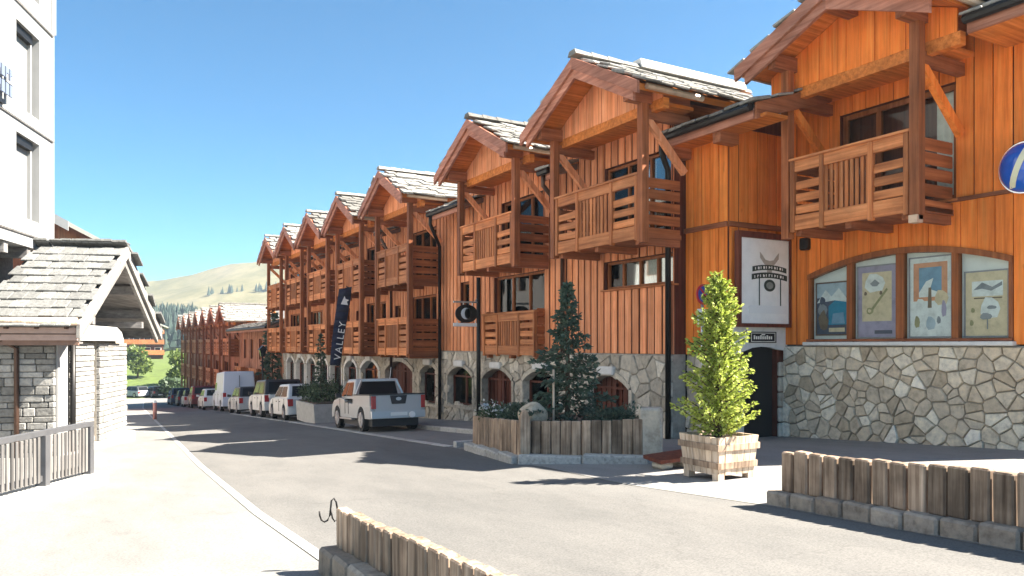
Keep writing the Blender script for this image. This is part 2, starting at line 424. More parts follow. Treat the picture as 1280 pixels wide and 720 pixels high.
def hgt(x, y):
    b = G(y)
    if y > 106:
        k = min(1, (y - 106) / 55); b += (k * k * (3 - 2 * k)) * 4.6
        if y > 170: b += (y - 170) * .012
    if x < -14: b += min(6, (-14 - x) * .06) * min(1, max(0, (y - 30) / 60))
    return b
mb = MB()
gx = [-800, -500, -250, -120, -70, -40, -25, -14, -6, 0, 4, 8, 12, 16, 22, 30, 42, 60, 90, 150, 250, 420, 700, 1250]
gy = [-300, -120, -50, -20, 0, 20, 40, 60, 80, 90, 96, 100, 104, 108, 112, 117, 122, 128, 135, 143, 152, 162, 175, 195, 220, 260, 320, 420, 600, 900, 1400]
for y in gy:
    for x in gx: mb.v.append((x, y, hgt(x, y) - .03))
nx = len(gx)
for j in range(len(gy) - 1):
    for i in range(nx - 1): mb.f.append((j * nx + i, j * nx + i + 1, (j + 1) * nx + i + 1, (j + 1) * nx + i))
link('ground', mb.mesh('ground', m_grass, True), kind='structure')
strip('road', lambda y: interp(XL, y) - .08, lambda y: interp(XR, y), YS, .0, m_asphalt)
strip('kerb_strip', lambda y: interp(XL, y) - .13, lambda y: interp(XL, y) - .03, YS, .006, m_white_kerb)
strip('pavement', lambda y: -42 if y < 97 else -14, lambda y: interp(XL, y) - .13, YS, .0, m_walk_l)  # widened far out of view to bounce sunlight and keep green out of reflections
yr = [-30, -10, 0, 2, 3.5, 5, 6, 7.2, 8, 9, 9.6, 10.2, 11, 12, 12.9, 13.8]
strip('pavement', lambda y: interp(XR, y), lambda y: 40 if y < 3 else 14, yr, .004, m_walk_r)  # near end stretched out of view to bounce sunlight onto the right chalet
yb = [13.8, 16, 19, 22.6, 26, 30, 36, 45, 55, 65, 73, 80, 88, 96]
strip('parking_bay', lambda y: interp(XR, y), lambda y: 8.6 + max(0, y - 30) * .02, yb, .004, m_bay)
strip('pavement', lambda y: 8.6 + max(0, y - 30) * .02, lambda y: 14, yb, .1, m_walk_r)
lot = MB(); lot.face([(4, 100, G(100) + .01), (30, 100, G(100) + .01), (34, 117, G(117) + .05), (2, 117, G(117) + .05)])
link('car_park', lot.mesh('car_park', m_walk_l), kind='structure')
# kerb stones along the parking bays and a drain channel at the edge of the carriageway
kerb = link('kerb', MB().box(8.62, 8.66, 13.8, 14, G(13.9) - .2, G(13.9) + .08).mesh('kerb', m_kerb), kind='structure')
sl = math.atan(.058)
y = 13.9
while y < 60:
    x = 8.6 + max(0, y - 30) * .02
    piece('kerb_stone', (.16, .97, .22), (x - .03, y + .5, G(y + .5) + .01), kerb, m_kerb, (-sl, 0, 0), .015); y += 1.0
x0, x1 = 6.42, 8.6
for k in range(2): piece('kerb_stone', (1.05, .16, .22), (x0 + .6 + k * 1.07, 13.75, G(13.75) + .01), kerb, m_kerb, None, .015)
chan = link('drain_channel', MB().box(6.5, 6.6, 13.85, 14, G(14) - .05, G(14) + .0).mesh('drain_channel', m_kerb), kind='structure')
y = 14
while y < 44:
    piece('channel_stone', (.2, .72, .06), (interp(XR, y + .4) + .05, y + .4, G(y + .4) - .018), chan, m_kerb, (-sl, 0, 0), .008); y += .74

# ------------------------------------------------------------------ facade helpers (facades facing -X)
def wall_cells(y0, y1, z0, z1, ops):
    ys = sorted({y0, y1, *[min(max(v, y0), y1) for o in ops for v in o[:2]]})
    out = []
    for a, b in zip(ys, ys[1:]):
        if b - a < 1e-4: continue
        m = (a + b) / 2; segs = [(z0, z1)]
        for o in ops:
            if o[0] < m < o[1]:
                ns = []
                for s0, s1 in segs:
                    if o[2] > s0: ns.append((s0, min(s1, o[2])))
                    if o[3] < s1: ns.append((max(s0, o[3]), s1))
                segs = [s for s in ns if s[1] - s[0] > .01]
        out += [(a, b, s0, s1) for s0, s1 in segs]
    return out
def board_wall(parent, X, y0, y1, z0, z1, ops, mat, bw=.27, joined=False, off=(0, 0, 0), r=rnd, gap=.034, thick=.3, zsplit=None):
    """timber wall: backing part 'wall' with openings and one object per board"""
    core = MB()
    for a, b, c, d in wall_cells(y0, y1, z0, z1, ops): core.box(X, X + thick, a, b, c, d)
    wl = link('wall', core.mesh('wall', m_dark_wood), parent, off)
    J = MB()
    tiers = [(z0, z1)] if not zsplit else [(z0, zsplit - .012), (zsplit + .012, z1)]
    for t0, t1 in tiers:
        for a, b, c, d in wall_cells(y0, y1, t0, t1, ops):
            n = max(1, round((b - a) / bw)); w_ = (b - a) / n
            for i in range(n):
                yy = a + (i + .5) * w_; pr = r.choice((.0, .0, .012)) + r.uniform(0, .006)
                if joined: J.box(X - .028 - pr, X - .002, yy - w_ / 2 + gap / 2, yy + w_ / 2 - gap / 2, c + .004, d - .004)
                else: piece('board', (.028, w_ - gap, d - c - .008), (X - .016 - pr, yy, (c + d) / 2), wl, mat, None, .006)
    if J.v:
        link('boarding', J.mesh('boarding', mat), wl, kind='stuff')
    return wl
def window(parent, X, y0, y1, z0, z1, n, off, curtains=(), fm=None, glass=None, sill=True, depth=.12, fw=.06):
    fm = fm or m_frame; glass = glass or m_pane
    mb = MB(); xa, xb = X + depth - .04, X + depth + .04
    mb.box(xa, xb, y0, y1, z1 - fw, z1); mb.box(xa, xb, y0, y1, z0, z0 + fw)
    w_ = (y1 - y0) / n
    for i in range(n + 1):
        c = y0 + i * w_; a = max(y0, c - fw * (.5 if 0 < i < n else 1)); b = min(y1, c + fw * (.5 if 0 < i < n else 1))
        mb.box(xa, xb, a, b, z0 + fw, z1 - fw)
    wd = link('window', mb.mesh('window', fm), parent, off)
    for i in range(n):
        link('pane', slab(.012, w_ - fw + .01, z1 - z0 - 2 * fw + .01, glass, .001), wd, (X + depth + .005, y0 + (i + .5) * w_, (z0 + z1) / 2))
    bk = MB().box(X + depth + .34, X + depth + .36, y0 - .3, y1 + .3, z0 - .3, z1 + .3); link('room', bk.mesh('room', m_dark), wd)
    for a, b in curtains:
        ya, yb_ = y0 + a * (y1 - y0), y0 + b * (y1 - y0)
        cm = MB(); k = max(4, int((yb_ - ya) / .05)); 
        for i in range(k):
            s = (yb_ - ya) / k; p, q = ya + i * s, ya + (i + 1) * s
            d0 = .05 + .02 * (i % 2); d1 = .05 + .02 * ((i + 1) % 2)
            cm.face([(X + depth + d0, p, z0 + .03), (X + depth + d1, q, z0 + .03), (X + depth + d1, q, z1 - .03), (X + depth + d0, p, z1 - .03)])
        link('curtain', cm.mesh('curtain', m_curtain), wd)
    if sill:
        piece('sill', (.2, y1 - y0 + .12, .045), (X + .0, (y0 + y1) / 2, z0 - .024), wd, m_slat)
    return wd

def balcony(parent, yc, zf, XB, XW, hb, off, detail, fmat=None, h=1.1):
    """balcony with slatted ends and a baluster panel; front faces -X"""
    fs = fmat or m_slat
    o = (off[0], off[1] + yc, off[2] + zf)
    def deck(mb):
        mb.box(XB + .02, XW - .03, -hb, hb, -.12, -.02)
        for yy in (-hb + .1, 0, hb - .1): mb.box(XB + .06, XW - .03, yy - .06, yy + .06, -.26, -.121)
    key = ('bal', XB, XW, hb, h)
    bl = cpart(key + ('deck',), 'balcony', deck, m_beamx, parent, o)
    r = random.Random(3)
    def rails(mb):
        mb.box(XB - .02, XB + .04, -hb, hb, -.16, .1); mb.box(XB - .025, XB + .045, -hb, hb, h - .2, h)
        mb.box(XB - .06, XB + .08, -hb - .03, hb + .03, h + .001, h + .045)
    cpart(key + ('rails',), 'rail', rails, fs, bl, (0, 0, 0))
    def newels(mb):
        for yy in (-hb + .03, -hb * .42, hb * .42, hb - .03): mb.box(XB - .045, XB + .05, yy - .045, yy + .045, -.2, h - .001)
    if detail >= 2:
        for yy in (-hb + .03, -hb * .42, hb * .42, hb - .03): piece('newel_post', (.095, .09, h + .2), (XB + .002, yy, h / 2 - .1), bl, m_balus)
    else: cpart(key + ('newel',), 'newel_posts', newels, m_balus, bl, (0, 0, 0), kind='stuff')
    J = MB(); JB = MB(); JS = MB()
    zz = [.2, .42, .64, .82]
    for sgn in (-1, 1):
        a, b = sorted((sgn * hb * .45, sgn * (hb - .08)))
        for i, z in enumerate(zz[:3]):
            if detail >= 2: piece('slat', (.035, b - a, .155), (XB + .012, (a + b) / 2, z + r.uniform(-.012, .012)), bl, fs, (r.uniform(-.02, .02), 0, 0), .012)
            else: J.box(XB - .005, XB + .03, a, b, z - .075, z + .075)
        # side panel
        for i, z in enumerate((.0, .25, .5, .75, .98)):
            hh = .2 if i < 4 else .2
            if detail >= 2: piece('side_board', (XW - XB - .12, .035, hh), ((XB + XW) / 2, sgn * (hb - .02), z + r.uniform(-.01, .01)), bl, m_side, (0, r.uniform(-.012, .012), 0), .015)
            else: JS.box(XB + .06, XW - .06, sgn * (hb - .02) - .018, sgn * (hb - .02) + .018, z - hh / 2, z + hh / 2)
    nb = 9
    for i in range(nb):
        yy = -hb * .40 + (i + .5) * hb * .80 / nb
        if detail >= 2: piece('baluster', (.03, .085 if hb > 1.3 else .065, h - .3), (XB + .012, yy, (h - .1) / 2), bl, m_balus, None, .008)
        else: JB.box(XB - .003, XB + .027, yy - .042, yy + .042, .09, h - .19)
    if detail < 2:
        k2 = key + ('j',)
        for nm, jj, mt in (('slats', J, fs), ('balusters', JB, m_balus), ('side_boards', JS, m_side)):
            if (k2, nm) not in CACHE: CACHE[(k2, nm)] = jj.mesh(nm, mt)
            link(nm, CACHE[(k2, nm)], bl, kind='stuff')
    return bl

def slates(parent, XA, XE, yc, s, hw, ZE, ZA, detail, off, r, colw=.38, expo=.3, mat=None, rows=None, J_=1.0):
    """lauze slates on one slope of a gable roof (ridge along X)"""
    mat = mat or m_slate
    ang = math.atan2(ZA - ZE, hw); Ls = math.hypot(hw, ZA - ZE) + .12
    nr = int(Ls / expo) + 1; nc = int((XE - XA) / colw)
    J = MB(); q = Euler((-s * ang, 0, 0))
    for j in range(nr):
        dist = Ls - (j + .35) * expo           # from ridge downwards
        if rows and not (j in rows): continue
        for i in range(nc):
            if dist < .02: continue
            x = XA + (i + .5 + .5 * (j % 2)) * colw + r.uniform(-.04, .04) * J_
            if x > XE: continue
            cy = s * dist * math.cos(ang); cz = ZA + .02 - dist * math.sin(ang)
            up = .055 + r.uniform(0, .03) * J_
            size = (colw + (r.choice((-.06, -.02, .03, .05)) if J_ == 1 else .0), expo + .16, r.choice((.04, .05, .06)) if J_ == 1 else .035)
            rot = (-s * ang + s * .09 + r.uniform(-.03, .03), r.uniform(-.03, .03) * J_, r.uniform(-.09, .09) * J_)
            c = (x, cy + s * math.sin(ang) * up + r.uniform(-.02, .02), cz + math.cos(ang) * up)
            if detail >= 2:
                piece('roof_slate', size, (c[0], c[1], c[2]), parent, mat, rot, .012)
            else:
                M = Matrix.Translation(c) @ Euler(rot).to_matrix().to_4x4()
                hx, hy, hz = [v / 2 for v in size]
                pts = [M @ Vector(p) for p in ((-hx, -hy, -hz), (hx, -hy, -hz), (hx, hy, -hz), (-hx, hy, -hz), (-hx, -hy, hz), (hx, -hy, hz), (hx, hy, hz), (-hx, hy, hz))]
                J.hull8(pts)
    return J
def bay(T, yc, P, detail, off, slate_key):
    XW, XB, XG, hw, hb, ZE, ZA, XR_, zf = [P[k] for k in ('XW', 'XB', 'XG', 'hw', 'hb', 'ZE', 'ZA', 'XR', 'zf')]
    key = ('bay', P['key']); bm_ = P.get('bmat', m_board)
    o = (off[0], off[1] + yc, off[2])
    dz = .13
    def deck(mb):
        for s in (-1, 1):
            mb.prism([(0, ZA), (s * hw, ZE), (s * hw, ZE - dz), (0, ZA - dz)], 'x', XG + .03, XR_)
    rf = cpart(key + ('deck',), 'gable_roof', deck, m_soffit, T, o)
    sl_ = (ZA - ZE) / hw; zi = P['zi']
    for s in (-1, 1):
        def barge(mb, s=s):
            e = hw + .08
            mb.prism([(0, ZA + .05), (s * e, ZA + .05 - sl_ * e), (s * e, ZA - .19 - sl_ * e), (0, ZA - .19)], 'x', XG - .04, XG + .02)
        def barge2(mb, s=s):
            e = hw - .12
            mb.prism([(0, ZA - .12), (s * e, ZA - .12 - sl_ * e), (s * e, ZA - .37 - sl_ * e), (0, ZA - .37)], 'x', XG + .021, XG + .085)
        cpart(key + ('barge', s), 'bargeboard', barge, m_barge, rf, (0, 0, 0))
        cpart(key + ('barge2', s), 'bargeboard', barge2, m_barge, rf, (0, 0, 0))
        def purlin(mb, s=s):
            c = s * (hb + .12); zt = ZA - dz - sl_ * (hb + .22)
            mb.box(XG + .15, XW + .02, c - .085, c + .085, zt - .26, zt); mb.box(XB + .11, XW + .02, c - .06, c + .06, zi - .34, zi - .14)
        cpart(key + ('purlin', s), 'purlin', purlin, m_beamx, rf, (0, 0, 0))
        def brace(mb, s=s):
            c = s * (hb + .12); zt = zi - .34
            mb.bar((XB + .12, c, zt + .02), (XW - .06, c, zt - .95), .1, .14)
        cpart(key + ('brace', s), 'brace', brace, bm_, rf, (0, 0, 0))
    zi = P['zi']
    def ridge(mb): mb.box(XG + .09, XR_, -.1, .1, ZA - dz - .24, ZA - dz - .02)
    cpart(key + ('ridge',), 'ridge_beam', ridge, m_beamx, rf, (0, 0, 0))
    # infill boards of the gable
    XI = XG + .75; zi = P['zi']; ztop = ZA - dz - .02
    full = (ztop - zi) / sl_; half = min(full, hw - .12)
    def tie(mb):
        mb.box(XI - .02, XI + .12, -half - .05, half + .05, zi - .2, zi)
        mb.box(XI + .121, XW - .001, -hb - .32, hb + .32, zi - .07, zi - .001)
    tb = cpart(key + ('tie',), 'gable_boarding', tie, m_soffit, T, o)
    n = max(4, int(2 * half / .27)); J = MB()
    for i in range(n):
        a = -half + i * 2 * half / n + .005; b = a + 2 * half / n - .01
        f = lambda y: zi + .003 + max(0.005, (full - abs(y)) * sl_)
        poly = [(a, zi + .003), (b, zi + .003), (b, f(b))] + ([(0, f(0))] if a < 0 < b else []) + [(a, f(a))]
        if detail >= 2:
            if (key, 'gb', i) not in CACHE: CACHE[(key, 'gb', i)] = MB().prism(poly, 'x', XI - .015 - .008 * (i % 2), XI + .02).mesh('board', bm_)
            link('board', CACHE[(key, 'gb', i)], tb)
        else: J.prism(poly, 'x', XI - .015 - .008 * (i % 2), XI + .02)
    if detail < 2:
        if (key, 'gbj') not in CACHE: CACHE[(key, 'gbj')] = J.mesh('boards', bm_)
        link('boards', CACHE[(key, 'gbj')], tb, kind='stuff')
    # posts
    pz = P['pz']
    for s in (-1, 1):
        def post(mb, s=s):
            c = s * (hb + .12); zt = ZA - dz - sl_ * (hb + .22) - .255
            mb.box(XB - .06, XB + .1, c - .08, c + .08, pz, zt)
        cpart(key + ('post', s), 'post', post, m_beamz, T, o)
    # slates
    r = random.Random(hash(slate_key) % 1000 if not isinstance(slate_key, int) else slate_key)
    if detail >= 2:
        slates(rf, XG - .02, XR_ - .4, 0, -1, hw, ZE, ZA, 2, o, r)
        key2 = key + ('sl', 1)
        if key2 not in CACHE: CACHE[key2] = slates(rf, XG - .02, XR_ - .4, 0, 1, hw, ZE, ZA, 1, o, r).mesh('slates', m_slate)
        link('slates', CACHE[key2], rf, kind='stuff')
    else:
        for s in (-1, 1):
            key2 = key + ('sl', s, slate_key % 2)
            if key2 not in CACHE: CACHE[key2] = slates(rf, XG - .02, XR_ - .4, 0, s, hw, ZE, ZA, 1, o, r).mesh('slates', m_slate)
            link('slates', CACHE[key2], rf, kind='stuff')
    def cap(mb):
        x = XG - .03; rr = random.Random(5)
        while x < XR_ - .3:
            mb.hull8([(x, -.16, ZA + .1), (x + .42, -.16, ZA + .1), (x + .42, .16, ZA + .1), (x, .16, ZA + .1),
                      (x, -.1, ZA + .19 + rr.uniform(0, .03)), (x + .42, -.1, ZA + .19), (x + .42, .1, ZA + .19), (x, .1, ZA + .19 + rr.uniform(0, .02))]); x += .43
    cpart(key + ('cap',), 'ridge_stones', cap, m_slate, rf, (0, 0, 0))
    for s in (-1, 1):
        def gut(mb, s=s):
            c = s * (hw + .07); z = ZE - .06
            mb.tube([(XG + .2, c, z), (XG + 1.6, c, z - .02)], .06, 8)
        cpart(key + ('gut', s), 'gutter', gut, m_copper, rf, (0, 0, 0))
    return rf

def arch_wall(X0, X1, y0, y1, ztop, gb, arches):
    """stone wall slab (thin, X0..X1) with arched openings: list of (yc, hw, zsill, zspring, zapex)"""
    mb = MB(); arches = sorted(arches); cur = y0
    for yc, hw, zs, zp, za in arches:
        if yc - hw - cur > .01: mb.box(X0, X1, cur, yc - hw, gb, ztop)
        mb.box(X0, X1, yc - hw, yc + hw, gb, zs)
        n = 10; R_ = (hw * hw + (za - zp) ** 2) / (2 * (za - zp)); cz = za - R_
        for i in range(n):
            a = -hw + 2 * hw * i / n; b = -hw + 2 * hw * (i + 1) / n
            fa, fb = cz + math.sqrt(max(0, R_ * R_ - a * a)), cz + math.sqrt(max(0, R_ * R_ - b * b))
            mb.prism([(yc + a, fa), (yc + b, fb), (yc + b, ztop), (yc + a, ztop)], 'x', X0, X1)
        cur = yc + hw
    if y1 - cur > .01: mb.box(X0, X1, cur, y1, gb, ztop)
    return mb
def in_arch(arches, m=.1):
    def f(y, z):
        for yc, hw, zs, zp, za in arches:
            if abs(y - yc) < hw + m and zs - m * .4 < z < za + m: 
                if z < zp: return True
                if (abs(y - yc) / (hw + m)) ** 2 + max(0, (z - zp) / (za - zp + m)) ** 2 < 1: return True
        return False
    return f
def arch_surround(parent, X, a, off, mat, wd=.11):
    yc, hw, zs, zp, za = a; mb = MB(); n = 12
    R_ = (hw * hw + (za - zp) ** 2) / (2 * (za - zp)); cz = za - R_
    th = math.asin(min(1, hw / R_))
    for i in range(n):
        t0 = -th + 2 * th * i / n; t1 = -th + 2 * th * (i + 1) / n
        p = lambda t, rr: (yc + rr * math.sin(t), cz + rr * math.cos(t))
        mb.prism([p(t0, R_ - .01), p(t1, R_ - .01), p(t1, R_ + wd), p(t0, R_ + wd)], 'x', X - .07, X + .2)
    for s in (-1, 1):
        c = yc + s * (hw + wd / 2 - .01); mb.box(X - .065, X + .2, c - wd / 2, c + wd / 2, zs, zp)
    mb.box(X - .1, X + .2, yc - hw - wd, yc + hw + wd, zs - .09, zs - .001)
    return link('arch_surround', mb.mesh('arch_surround', mat), parent, off)
def shop_window(parent, X, a, off, dark=False, r=rnd):
    yc, hw, zs, zp, za = a
    mb = MB(); n = 10; R_ = (hw * hw + (za - zp) ** 2) / (2 * (za - zp)); cz = za - R_
    poly = [(yc - hw, zs), (yc + hw, zs)] + [(yc + hw - 2 * hw * i / n, cz + math.sqrt(max(0, R_ * R_ - (hw - 2 * hw * i / n) ** 2))) for i in range(n + 1)]
    fr = MB()
    for yy in (-hw + .03, -hw * .05, hw - .03): fr.box(X + .1, X + .17, yc + yy - .03, yc + yy + .03, zs, zp + .1)
    fr.box(X + .1, X + .17, yc - hw, yc + hw, zs, zs + .06); fr.box(X + .101, X + .169, yc - hw, yc + hw, zp - .03, zp + .02)
    wd = link('window', fr.mesh('window', m_dark_wood), parent, off)
    if dark == 'slats':
        k = 8
        for i in range(k):
            yy = yc - hw + (i + .5) * 2 * hw / k
            piece('board', (.03, 2 * hw / k - .03, za - .06 - zs), (X + .2, yy, (za - .06 + zs) / 2), wd, m_dark_wood, None, .006)
        bk = MB().prism(poly, 'x', X + .23, X + .25); link('backing', bk.mesh('backing', m_dark), wd)
    else:
        gp = MB().prism(poly, 'x', X + .135, X + .145); link('pane', gp.mesh('pane', m_pane), wd)
        bk = MB().prism([(p[0], p[1]) for p in poly], 'x', X + .9, X + .92); link('room', bk.mesh('room', m_dark), wd)
        # something on show behind the glass
        cm = MB()
        for k in range(3):
            yy = yc + r.uniform(-hw * .7, hw * .6); z = zs + .08; h_ = r.uniform(.3, .8)
            cm.box(X + .4, X + .5, yy, yy + r.uniform(.12, .35), z, z + h_)
        link('display', cm.mesh('display', r.choice((m_curtain, m_pinkfascia, m_dark_wood))), wd)
    return wd

# ------------------------------------------------------------------ chalet with the two gables (middle of the picture)
PA = dict(key='A', XW=10.7, XB=9.55, XG=9.0, hw=2.08, hb=1.47, ZE=4.9, ZA=5.98, XR=14.2, zf=2.25, pz=2.0, zi=4.76)
def eave(parent, X0, X1, y0, y1, zl, zh, off, detail, r, name='eave'):
    mb = MB().hull8([(X0, y0, zl), (X1, y0, zh), (X1, y1, zh), (X0, y1, zl), (X0, y0, zl + .14), (X1, y0, zh + .14), (X1, y1, zh + .14), (X0, y1, zl + .14)])
    ev = link(name, mb.mesh(name, m_brown), parent, off)
    piece('fascia', (.05, round(y1 - y0 - .04, 2), .2), (X0 - .03, (y0 + y1) / 2, zl + .0), ev, m_barge)
    g = MB().tube([(X0 - .12, y0 + .02, zl + .1), (X0 - .12, y1 - .02, zl + .1)], .075, 8); link('gutter', g.mesh('gutter', m_black), ev)
    ang = math.atan2(zh - zl, X1 - X0); Ls = math.hypot(zh - zl, X1 - X0); J = MB()
    nr = max(1, int(Ls / .3)); nc = max(1, int((y1 - y0) / .36))
    for j in range(nr):
        for i in range(nc + 1):
            d = (j + .4) * .3; yy = y0 + (i + .25 + .5 * (j % 2)) * (y1 - y0) / (nc + .5)
            c = (X0 + d * math.cos(ang) - .05, min(max(yy, y0 + .1), y1 - .1), zl + .14 + d * math.sin(ang) + .06 + r.uniform(0, .03))
            rot = (r.uniform(-.04, .04), -ang + .09, r.uniform(-.1, .1))
            sz = (.44, .36 + r.choice((-.05, 0, .05)), r.choice((.04, .05, .06)))
            if detail >= 2: piece('roof_slate', sz, c, ev, m_slate, rot, .012)
            else:
                M = Matrix.Translation(c) @ Euler(rot).to_matrix().to_4x4(); hx, hy, hz = [v / 2 for v in sz]
                J.hull8([M @ Vector(p) for p in ((-hx, -hy, -hz), (hx, -hy, -hz), (hx, hy, -hz), (-hx, hy, -hz), (-hx, -hy, hz), (hx, -hy, hz), (hx, hy, hz), (-hx, hy, hz))])
    if J.v: link('slates', J.mesh('slates', m_slate), ev, kind='stuff')
    return ev
def main_roof(T, y0, y1, off, zl=4.42, zh=6.0, X0=10.98, X1=16, Xb=21):
    mb = MB().prism([(X0, zl), (X1, zh), (Xb, zl), (Xb, zl - .2), (X1, zh - .2), (X0, zl - .2)], 'y', y0, y1)
    return link('roof', mb.mesh('roof', m_slate), T, off)
def downpipe(T, pts, off, mat, r=.055):
    return link('downpipe', MB().tube(pts, r, 8).mesh('downpipe', mat, True), T, off)

rA = random.Random(11)
A = thing('wooden_chalet', 'orange larch chalet with two balcony gables above a spruce planter and grey stone arches', 'chalet', (10.7, 18, G(18)))
oA = neg(A)
yA1, yA2 = 13.25, 18.25
ops = [(yA1 - 1.15, yA1 + 1.15, 2.3, 4.1), (yA2 - 1.15, yA2 + 1.15, 2.3, 4.1), (12.05, 14.42, 1.28, 1.92), (17.05, 19.85, .9, 1.98), (21.5, 22.15, .7, 2.0)]
board_wall(A, 10.7, 12.0, 24, -.2, 4.75, ops, m_board, .27, False, oA, rA, .05)
window(A, 10.7, ops[0][0], ops[0][1], 2.3, 4.1, 3, oA, [(.3, .62)])
window(A, 10.7, ops[1][0], ops[1][1], 2.3, 4.1, 3, oA, [(.1, .35), (.7, .95)])
window(A, 10.7, 12.05, 14.42, 1.28, 1.92, 4, oA, [(.02, .24), (.27, .48), (.52, .68), (.72, .78)])
window(A, 10.7, 17.05, 19.85, .9, 1.98, 3, oA, [(.04, .3), (.36, .6), (.72, .88)])
window(A, 10.7, 21.5, 22.15, .7, 2.0, 1, oA, [(.1, .5)])
arA = [(22.05, .92, -1.95, -1.02, -.7), (19.57, .92, -1.95, -1.02, -.7), (17.13, .92, -1.85, -1.0, -.68), (14.2, .82, -1.78, -1.0, -.7)]
sw = part('stone_wall', arch_wall(10.64, 10.98, 12.0, 24, -.2, -2.75, arA), m_mortar, A, oA)
stones_x(sw, 10.64, voronoi(12.0, 24, -2.7, -.22, .27, rA, 1.2, in_arch(arA, .1)), m_rubble_grey, rA)
for i, a in enumerate(arA):
    arch_surround(A, 10.64, a, oA, m_rubble_grey); shop_window(A, 10.7, a, oA, 'slats' if i in (1, 3) else False, rA)
    piece('keystone', (.16, .62, .2), (10.58 + oA[0], a[0] + oA[1], a[4] + .1 + oA[2]), A, m_lintel, None, .03)
for i, yc in enumerate((yA1, yA2)):
    bay(A, yc, PA, 2, oA, 20 + i); balcony(A, yc, 2.25, 9.55, 10.7, 1.47, oA, 2)
balcony(A, 18.45, -.12, 10.36, 10.72, 1.45, oA, 2, h=.98)
main_roof(A, 9.6, 24, oA)
# bay at the right-hand end: set-back wall, end wall with door
be = board_wall(A, 11.0, 10.8, 11.99, -.2, 4.28, [], m_board_near, .24, False, oA, rA, .016, zsplit=2.35)
ew = part('end_wall', MB().box(11.0, 11.4, 10.83, 11.1, -2.2, -.1).box(12.37, 12.6, 10.83, 11.1, -2.2, -.1).box(11.0, 12.6, 10.83, 11.1, .36, 4.28).prism([(11.0, 4.281), (12.6, 4.281), (12.6, 4.8)], 'y', 10.8, 11.1), m_dark_wood, A, oA)
for z0, z1 in ((.36, 2.34), (2.37, 4.26)):
    for i in range(6):
        piece('board', (.25, .028, z1 - z0), (11.0 + (i + .5) * 1.6 / 6, 10.812 - .008 * (i % 2), (z0 + z1) / 2), ew, m_board_near, None, .006)
piece('floor_band', (.06, 1.2, .1), (10.95, 11.4, 2.36), ew, m_beamy); piece('floor_band', (1.62, .06, .1), (11.78, 10.78, 2.36), ew, m_beamx)
for xa, xb in ((11.0, 11.4), (12.37, 12.6)):
    for j in range(6):
        piece('stone', (xb - xa - .02, .08, .29), ((xa + xb) / 2, 10.80, -2.05 + j * .31), ew, m_rubble_grey, (0, rA.uniform(-.03, .03), 0), .03)
sb = part('stone_wall', MB().box(11.03, 11.2, 10.8, 12, -2.2, -.2), m_mortar, A, oA)
stones_x(sb, 11.03, voronoi(10.82, 11.99, -2.15, -.22, .3, rA, 1.1), m_rubble_grey, rA)
ln = MB().prism([(11.0, .35), (12.6, .35), (12.6, -.12), (12.36, -.1), (12.1, -.05), (11.88, -.035), (11.6, -.06), (11.4, -.12), (11.0, -.2)], 'y', 10.76, 10.84)
part('lintel', ln, m_lintel, A, oA)
part('door_reveal', MB().box(11.3, 11.4, 11.1, 11.3, -2.2, .3).box(12.37, 12.5, 11.1, 11.3, -2.2, .3).box(11.4, 12.37, 11.1, 11.3, -.02, .3), m_dark, A, oA)
part('core', MB().box(11.6, 19, 11.5, 23.9, -3, 4.2), m_dark, A, oA)
dr = part('door', MB().box(11.402, 12.368, 10.95, 11.0, -2.2, .3), m_dark, A, oA)
link('handle', MB().tube([(11.5, 10.93, -1.1), (11.5, 10.93, -.85)], .02, 6).mesh('handle', m_black), dr)
ea = eave(A, 10.45, 12.4, 9.6, 12.05, 4.12, 4.75, oA, 2, rA)
link('bargeboard', MB().hull8([(10.4, 9.54, 4.0), (12.4, 9.54, 4.62), (12.4, 9.595, 4.62), (10.4, 9.595, 4.0), (10.4, 9.54, 4.3), (12.4, 9.54, 4.92), (12.4, 9.595, 4.92), (10.4, 9.595, 4.3)]).mesh('bargeboard', m_beamx), ea)
sf = part('soffit', MB().box(10.48, 11.02, 9.4, 12.0, 4.04, 4.1), m_soffit, A, oA)
piece('purlin', (.5, .2, .24), (10.72, 10.6, 3.95), sf, m_beamx); piece('purlin', (.5, .2, .24), (10.72, 11.9, 3.95), sf, m_beamx)
eave(A, 9.95, 10.97, 15.5, 16.0, 4.12, 4.42, oA, 1, rA); eave(A, 9.95, 10.97, 20.5, 22.9, 4.12, 4.42, oA, 1, rA)
downpipe(A, [(10.33, 12.0, 4.15), (10.33, 12.0, 3.95), (10.45, 12.03, 3.75), (10.55, 12.05, 3.6), (10.55, 12.05, -1.95)], oA, m_black, .06)
downpipe(A, [(9.85, 15.8, 4.15), (9.85, 15.8, 3.9), (10.4, 15.95, 3.5), (10.55, 16.0, 3.3), (10.55, 16.0, -.2)], oA, m_brownpipe)
downpipe(A, [(10.3, 20.15, 2.0), (10.3, 20.15, G(20.1))], oA, m_black, .065)
downpipe(A, [(9.85, 22.7, 4.2), (9.85, 22.7, 3.9), (10.3, 23.2, 3.5), (10.5, 23.4, 3.3), (10.5, 23.4, G(23.4))], oA, m_black, .06)
for k in range(8): part('ridge_capping', MB().prism([(13.05, 6.1), (13.45, 6.1), (13.38, 6.3), (13.12, 6.3)], 'x', 10.7 + k * .4, 11.09 + k * .4), m_lintel, A, oA)

